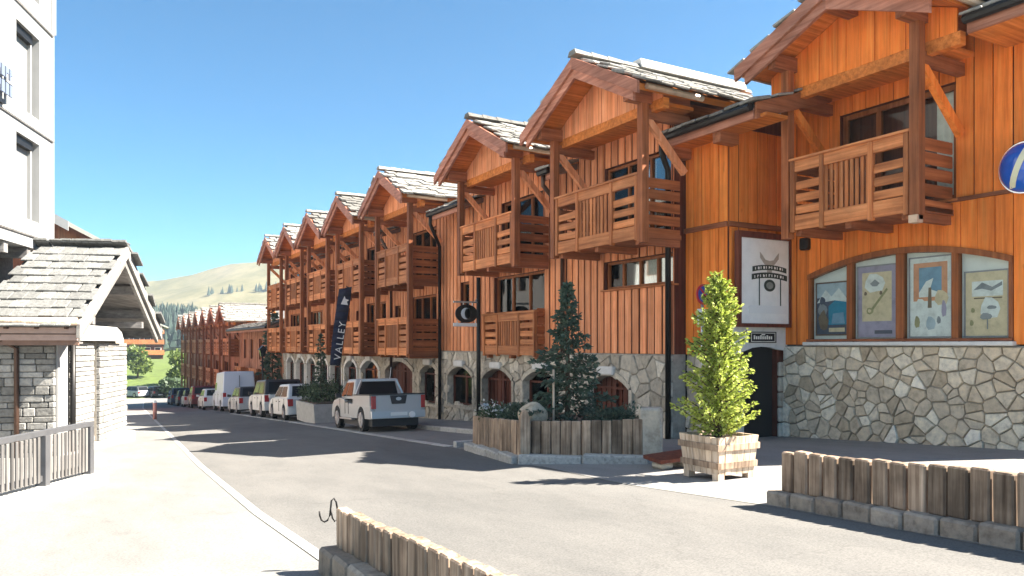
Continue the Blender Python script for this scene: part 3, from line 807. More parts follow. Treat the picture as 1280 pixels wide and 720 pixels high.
# ------------------------------------------------------------------ long chalet with five gables
PB = dict(PA, key='B', XB=9.5, pz=-.3)
rB = random.Random(5)
B = thing('wooden_chalet', 'long brown timber chalet with five matching gables and two tiers of balconies', 'chalet', (10.7, 35, G(35)))
oB = neg(B)
ycs = [25.2, 30.2, 34.85, 39.35, 43.8]
ops = []
for yc in ycs:
    ops += [(yc - 1.15, yc + 1.15, 2.3, 4.1), (yc - 1.15, yc + 1.15, -.1, 1.75)]
for a, b in zip(ycs, ycs[1:]):
    m = (a + b) / 2; ops += [(m - .3, m + .3, 2.7, 3.9), (m - .3, m + .3, .1, 1.5)]
board_wall(B, 10.7, 24.0, 46.4, -.2, 4.75, ops, m_board, .3, True, oB, rB, .06)
for i, o_ in enumerate(ops):
    c = [[(.1, .4)], [(.5, .9)], [(.05, .3), (.7, .95)], []][rB.randrange(4)]
    window(B, 10.7, *o_, 3 if o_[1] - o_[0] > 1 else 1, oB, c, sill=False)
arB = [(24.55, .85, -2.05, -1.02, -.7), (27.45, 1.45, -3.1, -1.0, -.62), (30.8, 1.15, -2.3, -1.05, -.66)] + [(33.4 + 2.25 * i, .88, -2.5, -1.05, -.7) for i in range(6)]
sw = part('stone_wall', arch_wall(10.64, 10.98, 24.0, 46.4, -.2, -4.1, arB), m_mortar, B, oB)
stones_x(sw, 10.64, voronoi(24.0, 46.4, -3.9, -.22, .34, rB, 1.3, in_arch(arB, .1)), m_rubble_grey, rB, joined=True)
for i, a in enumerate(arB):
    arch_surround(B, 10.64, a, oB, m_lintel if i > 1 else m_rubble_grey, .14); shop_window(B, 10.7, a, oB, 'slats' if i == 1 else False, rB)
    if i != 1: piece('keystone', (.16, .62, .2), (10.56 + oB[0], a[0] + oB[1], a[4] + .1 + oB[2]), B, m_lintel, None, .03)
for i, yc in enumerate(ycs):
    bay(B, yc, PB, 1, oB, 30 + i)
    balcony(B, yc, 2.25, 9.5, 10.7, 1.47, oB, 1); balcony(B, yc, -.2, 9.5, 10.7, 1.47, oB, 1)
for a, b in zip(ycs, ycs[1:]): eave(B, 9.95, 10.97, a + 2.24, b - 2.24, 4.12, 4.42, oB, 1, rB)
main_roof(B, 24, 46.4, oB)
part('end_wall', MB().prism([(10.98, -4.2), (10.98, 4.2), (16, 5.75), (21, 4.2), (21, -4.2)], 'y', 46.2, 46.39), m_dark_wood, B, oB)
downpipe(B, [(9.85, 27.6, 4.2), (10.5, 28.0, 3.4), (10.5, 28.0, -2.9)], oB, m_brownpipe)

# ------------------------------------------------------------------ far terrace
PC = dict(PA, key='C', XW=10.7, XB=9.9, XG=9.4, hw=2.1, hb=1.3, ZE=4.75, ZA=6.0, XR=13.5, pz=-1.8, zi=4.6, bmat=m_board_far)
rC = random.Random(9)
C_ = thing('wooden_terrace', 'far low timber terrace with a row of seven small gables beyond the parked cars', 'terrace', (10.7, 70, G(70)))
zc = -2.9; oC = (neg(C_)[0], neg(C_)[1], neg(C_)[2] + zc)
ycs = [62.6 + 4.75 * i for i in range(7)]
ops = []
for yc in ycs: ops += [(yc - 1, yc + 1, 2.3, 3.9), (yc - 1, yc + 1, -.2, 1.5), (yc - 1, yc + 1, -2.4, -.9)]
for yy in (50.5, 53.5, 56.5, 59): ops += [(yy - .5, yy + .5, 1.9, 3.3), (yy - .5, yy + .5, -.5, .9)]
board_wall(C_, 10.7, 46.42, 94, -4.6, 4.5, ops, m_board_far, .4, True, oC, rC, .08)
for o_ in ops: window(C_, 10.7, *o_, 2, oC, [[(.1, .5)], [], [(.5, .9)]][rC.randrange(3)], sill=False)
for i, yc in enumerate(ycs):
    bay(C_, yc, PC, 1, oC, 50 + i)
    for zf in (2.25, -.3): balcony(C_, yc, zf, 9.9, 10.7, 1.3, oC, 1)
for yy in (52, 57.5):
    balcony(C_, yy, .2, 9.9, 10.7, 1.3, oC, 1)
main_roof(C_, 46.42, 94, oC, zl=4.3, zh=6.4, X0=10.9)
eave(C_, 9.7, 11, 46.5, 60.3, 3.85, 4.3, oC, 1, rC)

# ------------------------------------------------------------------ chalet on the right with the poster window
PD = dict(key='D', XW=12.6, XB=11.35, XG=10.8, hw=1.9, hb=1.13, ZE=5.2, ZA=5.98, XR=15, zf=2.25, pz=1.95, zi=4.74, bmat=m_board_near)
rD = random.Random(21)
D = thing('wooden_chalet', 'bright honey coloured chalet with one slatted balcony above a rubble stone wall and four posters', 'chalet', (12.6, 8.2, G(8.2)))
oD = neg(D); DY0, DY1 = 4.9, 10.79
PY0, PY1 = 6.4, 10.2
arc = lambda y: 1.33 + .33 * (1 - ((y - 8.3) / 1.9) ** 2)
ops = [(7.3, 9.5, 2.42, 4.35), (PY0, PY1, .0, 2.36)]
wd_ = board_wall(D, 12.6, DY0, DY1, .0, 5.05, ops, m_board_near, .27, False, oD, rD, .018, zsplit=2.38)
n = 14
for i in range(n):
    a = PY0 + i * (PY1 - PY0) / n + .006; b = PY0 + (i + 1) * (PY1 - PY0) / n - .006; pr = .012 * (i % 2)
    link('board', MB().prism([(a, arc(a) + .03), (b, arc(b) + .03), (b, 2.355), (a, 2.355)], 'x', 12.57 - pr, 12.6).mesh('board', m_board_near), wd_)
part('floor_band', MB().box(12.53, 12.6, DY0, DY1 - .2, 2.36, 2.42), m_beamy, D, oD)
part('wall_core', MB().box(12.91, 13.2, DY0, DY1, -2.0, 5.2).box(13.2, 19, DY0, DY0 + .2, -2, 5.2), m_dark_wood, D, oD)
# arched showcase
sc_ = MB()
m_ = 20
for i in range(m_):
    a = PY0 + i * (PY1 - PY0) / m_; b = PY0 + (i + 1) * (PY1 - PY0) / m_
    sc_.prism([(a, arc(a) - .05), (b, arc(b) - .05), (b, arc(b) + .05), (a, arc(a) + .05)], 'x', 12.52, 12.68)
pan = [(9.33, 10.15), (8.34, 9.22), (7.35, 8.2), (6.46, 7.24)]
edges = [(10.15, PY1)] + [(9.22, 9.33), (8.2, 8.34), (7.24, 7.35)] + [(PY0, 6.46)]
for a, b in edges:
    sc_.prism([(a, .06), (b, .06), (b, arc(b) - .051), (a, arc(a) - .051)], 'x', 12.545, 12.68)
show = part('showcase_window', sc_, m_frame, D, oD)
for a, b in pan:
    link('pane', MB().prism([(a, .06), (b, .06), (b, arc(b) - .05), ((a + b) / 2, arc((a + b) / 2) - .05), (a, arc(a) - .05)], 'x', 12.60, 12.608).mesh('pane', m_showpane), show)
    link('backing', MB().prism([(a - .03, .05), (b + .03, .05), (b + .03, arc(b) - .04), (a - .03, arc(a) - .04)], 'x', 12.665, 12.675).mesh('backing', m_white), show)
link('sill', slab(.24, PY1 - PY0 + .1, .07, m_lintel, .012), show, (12.55, 8.3, .02))
link('sill_board', slab(.14, PY1 - PY0 + .02, .05, m_beamy, .01), show, (12.56, 8.3, .085))
window(D, 12.6, 7.3, 9.5, 2.42, 4.35, 3, oD, [(.04, .2)], fm=m_frame, fw=.09)
sw = part('stone_wall', MB().box(12.54, 12.9, DY0, DY1, -2.2, -.02), m_mortar, D, oD)
stones_x(sw, 12.54, voronoi(DY0, DY1, -2.0, -.03, .185, rD, 1.35), m_rubble, rD, .05)
bay(D, 8.45, PD, 1.5, oD, 71); balcony(D, 8.45, 2.25, 11.35, 12.6, 1.13, oD, 2)
eave(D, 11.5, 12.7, DY0 - .1, 6.5, 4.72, 5.15, oD, 2, rD)
part('soffit', MB().box(11.52, 12.6, DY0 - .05, 6.5, 4.63, 4.7), m_soffit, D, oD)
main_roof(D, DY0 - .1, DY1 + .2, oD, 5.2, 6.4, 12.7, 16.5, 20)
part('post_foot', MB().box(11.24, 11.4, 7.12, 7.26, 1.9, 2.02), m_copper, D, oD)
# showcase posters: plain generic stand-ins in the colours of the old prints
def pm(name, c): 
    return MATS.get(name) or mat_plain(name, c, .6, 0, .22, 7)
def poster(label, ya, yb, z0, z1, base, shapes):
    T = thing('poster', label, 'poster', (12.655, (ya + yb) / 2, z0), 0, 'posters in the arched showcase')
    W, H = yb - ya, z1 - z0
    link('sheet', slab(.008, W, H, base, .001), T, (0, 0, H / 2))
    fr = MB(); 
    for a, b, c, d in ((-W / 2, W / 2, 0, .025), (-W / 2, W / 2, H - .025, H), (-W / 2, -W / 2 + .025, .025, H - .025), (W / 2 - .025, W / 2, .025, H - .025)): fr.box(-.014, .003, a, b, c, d)
    link('border', fr.mesh('border', m_brown if shapes and shapes[0] == 'dark' else pm('poster_edge', (.35, .33, .36))), T)
    k = 0
    for sh in shapes:
        if isinstance(sh, str): continue
        mat, pts = sh; k += 1
        link('print', MB().prism([(W / 2 - .03 - u * (W - .06), .03 + v * (H - .06)) for u, v in pts], 'x', -.0062 - .0009 * k, -.0055 - .0009 * k).mesh('print', mat), T)
c_blue, c_teal, c_navy = pm('ink_blue', (.2, .36, .52)), pm('ink_teal', (.03, .26, .42)), pm('ink_navy', (.09, .10, .15))
c_snow, c_cream, c_pink = pm('ink_snow', (.84, .84, .83)), pm('ink_cream', (.78, .62, .42)), pm('ink_salmon', (.74, .33, .18))
c_lil, c_grey, c_olive, c_brn = pm('ink_lilac', (.42, .36, .50)), pm('ink_grey', (.30, .31, .34)), pm('ink_olive', (.38, .34, .18)), pm('ink_brown', (.22, .15, .1))
c_sky = pm('ink_pale_blue', (.48, .56, .64))
blob = lambda u, v, ru, rv, n=9, s=0: [(u + ru * (1 + .22 * math.sin(3.1 * i + s)) * math.cos(2 * math.pi * i / n), v + rv * (1 + .2 * math.cos(2.3 * i + s)) * math.sin(2 * math.pi * i / n)) for i in range(n)]
poster('small dark poster with a teal lake and a dark standing figure', 9.38, 10.1, .18, 1.22, c_navy, ['dark',
    (c_sky, [(0, .72), (1, .72), (1, 1), (0, 1)]), (c_snow, [(0, .62), (.3, .88), (.5, .74), (.75, .9), (1, .7), (1, .6), (.6, .66)]), (c_teal, [(.4, .18), (1, .18), (1, .62), (.62, .66), (.4, .55)]),
    (c_blue, [(.5, .2), (.95, .2), (.9, .42), (.55, .4)]), (c_grey, blob(.2, .48, .17, .12)), (c_brn, blob(.22, .26, .16, .2, 9, 1)), (c_navy, blob(.2, .66, .1, .08)), (c_cream, [(.42, .04), (.95, .04), (.95, .12), (.42, .12)])])
poster('lilac edged poster with a key shaped ornament on cream', 8.38, 9.18, .12, 1.46, c_lil, [
    (c_cream, [(.1, .22), (.9, .22), (.9, .92), (.1, .92)]), (c_snow, blob(.45, .76, .28, .14)), (c_grey, blob(.45, .76, .11, .05, 8, 2)), (c_olive, [(.32, .38), (.36, .35), (.8, .66), (.77, .69)]),
    (c_olive, blob(.32, .37, .1, .05, 8)), (c_cream, blob(.31, .37, .05, .025, 8)), (c_brn, blob(.2, .62, .04, .03)), (c_brn, blob(.62, .62, .04, .03)), (c_navy, [(.45, .04), (.92, .04), (.92, .09), (.45, .09)])])
poster('tall poster of a salmon tower above white snow figures', 7.39, 8.16, .12, 1.52, c_snow, [
    (c_pink, [(.08, .45), (.92, .45), (.92, .94), (.08, .94)]), (c_blue, [(.22, .52), (.78, .52), (.78, .88), (.22, .88)]), (c_snow, [(.22, .56), (.4, .7), (.58, .74), (.5, .6), (.78, .54), (.78, .5), (.22, .5)]),
    (c_brn, [(.44, .36), (.54, .36), (.53, .62), (.46, .62)]), (c_cream, blob(.78, .48, .17, .1)), (c_snow, blob(.28, .36, .16, .12)), (c_lil, blob(.84, .34, .06, .11)), (c_olive, blob(.18, .18, .07, .08)), (c_sky, blob(.52, .16, .12, .09)), (c_grey, blob(.72, .2, .05, .05))])
poster('beige poster with a thin dark hat figure under a dark ridge', 6.5, 7.2, .12, 1.2, c_cream, [
    (c_snow, [(.15, .62), (.9, .62), (.9, .86), (.15, .86)]), (c_grey, [(.18, .72), (.4, .84), (.65, .76), (.88, .84), (.88, .78), (.62, .7), (.4, .74)]), (c_brn, [(.2, .58), (.88, .58), (.88, .6), (.2, .6)]),
    (c_snow, blob(.6, .42, .24, .18)), (c_grey, blob(.5, .3, .15, .055)), (c_grey, [(.52, .1), (.55, .1), (.55, .27), (.52, .27)]), (c_grey, blob(.64, .44, .12, .03)), (c_olive, blob(.18, .4, .05, .04)), (c_olive, blob(.15, .2, .05, .05))])
# round blue sign at the frame edge
T = thing('round_sign', 'glossy blue dome sign with a cream diagonal stripe on the honey boards', 'sign', (12.5, 6.2, 2.7))
T.scale = (1.2, .84, .9)
dm = MB(); rings = 6; seg = 28
for j in range(rings + 1):
    a = j / rings * math.pi / 2
    for i in range(seg): dm.v.append((-.16 * math.sin(a) - .02, .42 * math.cos(a) * math.cos(2 * math.pi * i / seg), .42 * math.cos(a) * math.sin(2 * math.pi * i / seg)))
for j in range(rings):
    for i in range(seg): dm.f.append((j * seg + i, j * seg + (i + 1) % seg, (j + 1) * seg + (i + 1) % seg, (j + 1) * seg + i))
m_blue = mat_plain('blue_enamel', (.01, .11, .55), .12, 0, .1, 3, coat=.6); m_stripe = mat_plain('cream_stripe', (.75, .74, .52), .3); m_chrome = mat_plain('pale_rim', (.6, .65, .7), .2, .8)
link('dome', dm.mesh('dome', m_blue, True), T)
st = MB()
for k in range(8):
    u0, u1 = -.36 + k * .09, -.36 + (k + 1) * .09
    for (c0, c1) in ((-.07, .05),):
        q = []
        for u, c in ((u0, c0), (u1, c0), (u1, c1), (u0, c1)):
            yy, zz = (-u * .42 + c), u * .95
            rr = min(.999, (yy * yy + zz * zz) / .42 ** 2); q.append((-.16 * math.sqrt(1 - rr) - .026, yy, zz))
        st.face(q)
link('stripe', st.mesh('stripe', m_stripe, True), T)
link('rim', MB().disc((-.01, 0, 0), 'x', .44, .03, 32).mesh('rim', m_chrome), T)
link('bracket', MB().box(-.02, .1, -.05, .05, -.05, .05).mesh('bracket', m_black), T)

# ------------------------------------------------------------------ signs on the chalets
T = thing('pub_sign', 'large white framed panel with a bull skull emblem above the black doorway', 'sign', (11.83, 10.66, .42))
SW_, SH = 1.36, 1.68
link('panel', slab(SW_, .03, SH, m_white, .004), T, (0, 0, SH / 2))
fr = MB()
for a, b, c, d in ((-SW_ / 2 - .08, SW_ / 2 + .08, -.07, .0), (-SW_ / 2 - .08, SW_ / 2 + .08, SH, SH + .12), (-SW_ / 2 - .08, -SW_ / 2, 0, SH), (SW_ / 2, SW_ / 2 + .08, 0, SH)): fr.box(a, b, -.05, .06, c, d)
link('frame', fr.mesh('frame', m_dark_wood), T)
em = MB()
horn = [(-.26, 1.30), (-.27, 1.42), (-.2, 1.36), (-.12, 1.27), (.0, 1.25), (.12, 1.27), (.2, 1.36), (.27, 1.42), (.26, 1.30), (.14, 1.18), (.08, 1.16), (.06, .98), (-.06, .98), (-.08, 1.16), (-.14, 1.18)]
em.prism([(x + .12, z) for x, z in horn], 'y', -.022, -.016)
eye = MB()
for q in (-.05, .05): eye.disc((.12 + q, -.024, 1.14), 'y', .022, .003, 8)
for q in (-.02, .02): eye.disc((.12 + q, -.024, 1.01), 'y', .01, .003, 6)
link('eye_sockets', eye.mesh('eye_sockets', m_ink), T)
link('bull_skull', em.mesh('bull_skull', pm('skull_grey', (.42, .38, .33))), T)
bn = MB()
for z0, hgt_, wd2 in ((1.02, .1, .48), (.86, .11, .5)):
    k = 8
    for i in range(k):
        a = -wd2 + i * 2 * wd2 / k; b = a + 2 * wd2 / k; f = lambda x: z0 + .05 * (1 - (x / wd2) ** 2)
        bn.prism([(a + .12, f(a)), (b + .12, f(b)), (b + .12, f(b) + hgt_), (a + .12, f(a) + hgt_)], 'y', -.026, -.0225)
link('ribbon', bn.mesh('ribbon', m_ink), T)
lt = MB(); r = random.Random(4)
for z0, wd2 in ((1.045, .42), (.885, .44)):
    for i in range(11):
        a = -wd2 + i * 2 * wd2 / 11 + .01; f = z0 + .05 * (1 - (a / .5) ** 2)
        lt.box(a + .12, a + .12 + .02, -.0285, -.0265, f, f + .05)
        if i % 2: lt.box(a + .142, a + .165, -.0285, -.0265, f + r.choice((0, .018, .036)), f + r.choice((.04, .05)))
link('lettering', lt.mesh('lettering', m_white), T)
link('seal', MB().disc((.12, -.024, .76), 'y', .16, .004, 18, .12).mesh('seal', m_ink), T)
link('seal_ring', MB().disc((.12, -.0272, .76), 'y', .1, .002, 14, .07).mesh('seal_ring', pm('seal_grey', (.25, .27, .25))), T)
for s in (-1, 1): link('pole', MB().box(.12 + s * .3, .145 + s * .3, -.026, -.02, .36, .98).mesh('pole', m_ink), T)
link('lower_ribbon', MB().prism([(-.44, .2), (.6, .2), (.6, .36), (-.4, .36), (-.48, .32)], 'y', -.03, -.02).mesh('lower_ribbon', mat_plain('bright_white', (.8, .8, .79), .4)), T)
T = thing('name_plate', 'small black plate with a cream border on the pale lintel under the bull panel', 'sign', (11.87, 10.74, .04))
link('plate', slab(.76, .025, .22, m_black, .004), T, (0, 0, .11))
bd = MB()
for a, b, c, d in ((-.34, .34, .02, .032), (-.34, .34, .188, .2), (-.34, -.325, .032, .188), (.325, .34, .032, .188)): bd.box(a, b, -.017, -.012, c, d)
for i in range(9): bd.box(-.27 + i * .06, -.23 + i * .06, -.017, -.012, .07, .07 + (.06 if i % 3 else .08))
bd.box(-.05, .05, -.017, -.012, .15, .175)
link('lettering', bd.mesh('lettering', m_curtain), T)
T = thing('wall_lamp', 'small dark box lamp on the boards right of the bull panel', 'lamp', (12.52, 10.25, 2.0))
link('housing', slab(.16, .2, .24, m_black, .03), T, (0, 0, .0)); link('bracket', MB().box(.03, .1, -.03, .03, -.03, .03).mesh('bracket', m_black), T)
T = thing('hanging_sign', 'small hanging sign with a pale crescent moon on black bracketed to the black pipe', 'sign', (9.9, 20.15, .62))
m_moon = mat_plain('moon_silver', (.62, .66, .7), .35)
link('board', MB().disc((0, 0, .3), 'y', .36, .05, 24, .27).mesh('board', m_black), T)
cr = []
for i in range(13):
    a = -math.pi * .62 + i * math.pi * 1.24 / 12 + math.pi; cr.append((-.02 + .17 * math.cos(a), .3 + .17 * math.sin(a)))
for i in range(13):
    a = math.pi * .62 - i * math.pi * 1.24 / 12 + math.pi; cr.append((.05 + .15 * math.cos(a) * .85, .3 + .16 * math.sin(a)))
link('moon', MB().prism(cr, 'y', -.034, -.026).mesh('moon', m_moon), T)
link('arm', MB().bar((-.42, 0, .64), (.4, 0, .64), .05).bar((-.1, 0, .64), (-.1, 0, .56), .025).bar((.2, 0, .64), (.2, 0, .5), .025).bar((.3, 0, .68), (.4, 0, .8), .03).mesh('arm', m_zinc), T)
link('strip_board', slab(.86, .03, .1, m_white, .005), T, (0, 0, -.03))
link('hanger', MB().bar((-.3, 0, .1), (-.3, 0, .0), .02).bar((.3, 0, .1), (.3, 0, .0), .02).mesh('hanger', m_zinc), T)
T = thing('parking_sign', 'round blue and red no parking sign on a post behind the lime conifer', 'sign', (10.42, 10.92, G(10.9)))
link('post', MB().tube([(0, 0, 0), (0, 0, 3.0)], .03, 8).mesh('post', m_zinc, True), T)
m_redp = mat_plain('sign_red', (.5, .02, .03), .4); m_bluep = mat_plain('sign_blue', (.03, .06, .3), .4)
link('disc', MB().disc((0, -.045, 2.85), 'y', .2, .02, 24).mesh('disc', m_redp), T)
link('blue_field', MB().disc((0, -.058, 2.85), 'y', .16, .006, 24).mesh('blue_field', m_bluep), T)
link('slash', MB().bar((-.11, -.064, 2.96), (.11, -.064, 2.74), .04, .004, (0, 1, 0)).mesh('slash', m_redp), T)
pl = link('plate', slab(.3, .02, .3, m_white, .01), T, (-.02, -.045, 2.42))
link('lettering', MB().box(-.1, .1, -.014, -.011, .05, .08).box(-.1, .06, -.014, -.011, -.01, .02).box(-.1, .1, -.014, -.011, -.07, -.04).mesh('lettering', m_ink), pl)
T = thing('feather_banner', 'tall navy feather banner lettered in white beside the pickup', 'banner', (8.2, 27.6, G(27.6)))
zb = -G(27.6)
fl = MB(); k = 10; wv = lambda t: .04 * math.sin(t * 5)
for i in range(k):
    t0, t1 = i / k, (i + 1) / k
    e = lambda t: (-.22 + .33 * t ** 1.2, .40 + .1 * t)
    (a0, w0), (a1, w1) = e(t0), e(t1)
    fl.face([(a0, wv(t0), zb - .75 + 2.8 * t0), (a0 + w0, wv(t0 + .2), zb - .75 + 2.8 * t0), (a1 + w1, wv(t1 + .2), zb - .75 + 2.8 * t1 + .12 * (t1 > .99)), (a1, wv(t1), zb - .75 + 2.8 * t1)])
me = fl.mesh('cloth', m_navy, True); o_ = link('cloth', me, T)
sd = o_.modifiers.new('thick', 'SOLIDIFY'); sd.thickness = .012
link('pole', MB().tube([(.1, .0, 0), (.17, .03, zb - .75), (.35, .05, zb + .6), (.56, .05, zb + 1.8), (.6, .05, zb + 2.1), (.4, .04, zb + 2.17)], .022, 6).mesh('pole', m_black, True), T)
cu = bpy.data.curves.new('lettering', 'FONT'); cu.body = 'VALLEY'; cu.size = .36; cu.extrude = .004; cu.align_x = 'LEFT'; cu.space_character = 1.25
cu.materials.append(m_white)
fo = bpy.data.objects.new('lettering', cu); COL.objects.link(fo)
me = bpy.data.meshes.new_from_object(fo); bpy.data.objects.remove(fo)
link('lettering', me, T, (.15, -.065, zb - .58), (R(90), R(-81.5), 0))
link('emblem', MB().prism([(.17, zb + 1.5), (.44, zb + 1.47), (.4, zb + 1.6), (.48, zb + 1.66), (.35, zb + 1.7), (.31, zb + 1.81), (.24, zb + 1.66)], 'y', -.07, -.064).mesh('emblem', m_white), T)

# ------------------------------------------------------------------ plank barriers and planters
rP = random.Random(31)
def plank_row(T, a, b, z0, hts, mat, r, w=.16, th=.09, top_round=.02, gap=.012, zslope=True, out=0, name='plank'):
    a = Vector((a[0], a[1])); b = Vector((b[0], b[1])); d = b - a; Ln = d.length; d.normalize()
    n = max(1, round(Ln / w)); ang = math.atan2(d.y, d.x)
    for i in range(n):
        c = a + d * (i + .5) * Ln / n; h = hts + r.uniform(-.01, .01)
        gz = z0(c.x, c.y)
        piece(name, (Ln / n - gap + r.uniform(-.012, .004), th + r.uniform(-.015, .01), round(h, 2)), (c.x - T.location.x, c.y - T.location.y, gz + h / 2 - T.location.z), T, mat,
              (r.uniform(-.012, .012), r.uniform(-.007, .007), ang), top_round)
def base_row(T, a, b, z0, h, w, mat, r, ln=.3, name='base_stone'):
    a = Vector((a[0], a[1])); b = Vector((b[0], b[1])); d = b - a; Ln = d.length; d.normalize(); ang = math.atan2(d.y, d.x)
    n = max(1, round(Ln / ln))
    for i in range(n):
        c = a + d * (i + .5) * Ln / n
        piece(name, (Ln / n - .012, w + r.uniform(-.03, .02), h + r.choice((-.01, 0, .01))), (c.x - T.location.x, c.y - T.location.y, z0(c.x, c.y) + h / 2 - .03 - T.location.z), T, mat, (r.uniform(-.02, .02), r.uniform(-.02, .02), ang), .02)
gz = lambda x, y: G(y)
T = thing('plank_barrier', 'long weathered plank barrier on a stone footing at the right edge of the road', 'barrier', (5.78, 3.4, G(3.4)))
base_row(T, (5.9, 5.2), (5.63, 1.6), gz, .17, .26, m_base_stone, rP)
plank_row(T, (5.92, 5.1), (5.65, 1.7), lambda x, y: G(y) + .13, .39, m_weather, rP, .172, .1, .014)
T = thing('plank_barrier', 'low plank barrier on a stone footing with a bent wire at its end', 'barrier', (1.56, 3.4, G(3.4)))
base_row(T, (1.54, 5.16), (1.6, 1.2), gz, .2, .26, m_base_stone, rP)
plank_row(T, (1.56, 5.12), (1.62, 1.2), lambda x, y: G(y) + .16, .26, m_weather, rP, .125, .085, .009)
wp = [(-.01, .30), (-.02, .36), (-.035, .385), (-.05, .37), (-.055, .32), (-.06, .27), (-.075, .235), (-.095, .225), (-.115, .24), (-.125, .27), (-.127, .30)]
wm = MB().tube([(a, 1.77 - a * .3, z) for a, z in wp], .0065, 6)
wm.tube([(-.055, 1.785, .32), (-.045, 1.78, .25), (-.03, 1.775, .225), (-.012, 1.77, .24), (-.005, 1.765, .29)], .006, 6)
link('wire', wm.mesh('wire', m_black, True), T)

# planted corner bed with the dark spruce
PA_, PB_, PC_, PD_, PE_ = (6.5, 12.9), (5.98, 10.22), (7.33, 8.92), (8.5, 10.9), (8.35, 13.1)
T = thing('planter', 'large corner planter of upright weathered planks around the dark spruce', 'planter', (7.0, 11, G(11)))
for a, b in ((PA_, PB_), (PB_, PC_), (PC_, PD_), (PD_, PE_), (PE_, PA_)):
    plank_row(T, a, b, lambda x, y: G(y) + .1, .55, m_weather, rP, .155, .07, .01)
def off_pt(p, k=1.06): return ((p[0] - 7.2) * k + 7.2, (p[1] - 11) * k + 11)
for a, b in ((PA_, PB_), (PB_, PC_), (PC_, PD_), (PD_, PE_), (PE_, PA_)): base_row(T, off_pt(a), off_pt(b), gz, .16, .26, m_kerb, rP, .8, 'kerb_stone')
inr = [((p[0] - 7.2) * .96 + 7.2 - 7.0, (p[1] - 11) * .96) for p in (PA_, PB_, PC_, PD_, PE_)]
link('soil', MB().prism(inr, 'z', .1, .52).mesh('soil', m_soil), T)
ct = MB().box(-.2, .2, -.2, .2, 0, .82); link('concrete_block', slab(.34, .34, .8, m_rubble_grey, .03), T, (7.5 - 7, 8.95 - 11, .42 + G(8.95) - G(11)), (0, 0, R(-44)))
pp = MB(); n = 10
for i in range(1): pp.prism([(-.075, 0), (.075, 0), (.075, .62), (.062, .7), (.035, .76), (0, .785), (-.035, .76), (-.062, .7), (-.075, .62)], 'y', -.06, .06)
link('corner_post', pp.mesh('corner_post', m_weather), T, (5.98 - 7, 10.14 - 11, .05 + G(10.2) - G(11)), (0, 0, R(-18)))
T = thing('boulder', 'grey rounded boulder just behind the round topped corner post', 'rock', (6.35, 10.5, G(10.5) + .6))
bmb = bmesh.new(); bmesh.ops.create_icosphere(bmb, subdivisions=3, radius=.24)
rr = random.Random(2)
for v in bmb.verts:
    v.co *= 1 + .12 * math.sin(v.co.x * 17 + 1) * math.cos(v.co.y * 13) + rr.uniform(-.015, .015); v.co.z *= .85
me = bpy.data.meshes.new('boulder'); bmb.to_mesh(me); bmb.free(); me.materials.append(m_rubble); 
link('stone', me, T, (0, 0, .12))
T = thing('stake', 'thin pale stake standing beside the dark spruce', 'stake', (6.62, 10.3, G(10.3) + .5))
link('pole', MB().tube([(0, 0, 0), (0, 0, .95)], .018, 8).mesh('pole', m_pale_wood, True), T)

# square tub with the lime conifer
T = thing('tub_planter', 'square pale wooden tub on short legs holding the lime green conifer', 'planter', (6.93, 6.98, G(6.98) + .004))
hb_, ht_ = .29, .335
for s in ((0, -1), (0, 1), (-1, 0), (1, 0)):
    n = 6
    for i in range(n):
        u0 = -1 + 2 * i / n + .012; u1 = -1 + 2 * (i + 1) / n - .012
        P = lambda u, r_, z, o: ((u * r_, s[1] * (r_ + o), z) if s[0] == 0 else (s[0] * (r_ + o), u * r_, z))
        pr = rP.uniform(0, .006)
        bb = MB().hull8([P(u0, hb_, .08, -.02), P(u1, hb_, .08, -.02), P(u1, hb_, .08, .008 + pr), P(u0, hb_, .08, .008 + pr),
                         P(u0, ht_, .54, -.02), P(u1, ht_, .54, -.02), P(u1, ht_, .54, .008 + pr), P(u0, ht_, .54, .008 + pr)])
        link('board', bb.mesh('board', m_pale_wood), T)
    for z in (.16, .38):
        q = hb_ + (ht_ - hb_) * (z - .08) / .46
        P = lambda u, z_, o: ((u * (q + .03), s[1] * (q + o), z_) if s[0] == 0 else (s[0] * (q + o), u * (q + .012), z_))
        link('band', MB().hull8([P(-1, z, .01), P(1, z, .01), P(1, z, .03), P(-1, z, .03), P(-1, z + .075, .014), P(1, z + .075, .014), P(1, z + .075, .034), P(-1, z + .075, .034)]).mesh('band', m_weather), T)
for sx in (-1, 1):
    for sy in (-1, 1): link('leg', MB().box(-.05, .05, -.05, .05, 0, .1).mesh('leg', m_pale_wood), T, (sx * .25, sy * .25, 0))
link('soil', MB().box(-.29, .29, -.29, .29, .1, .5).mesh('soil', m_soil), T)

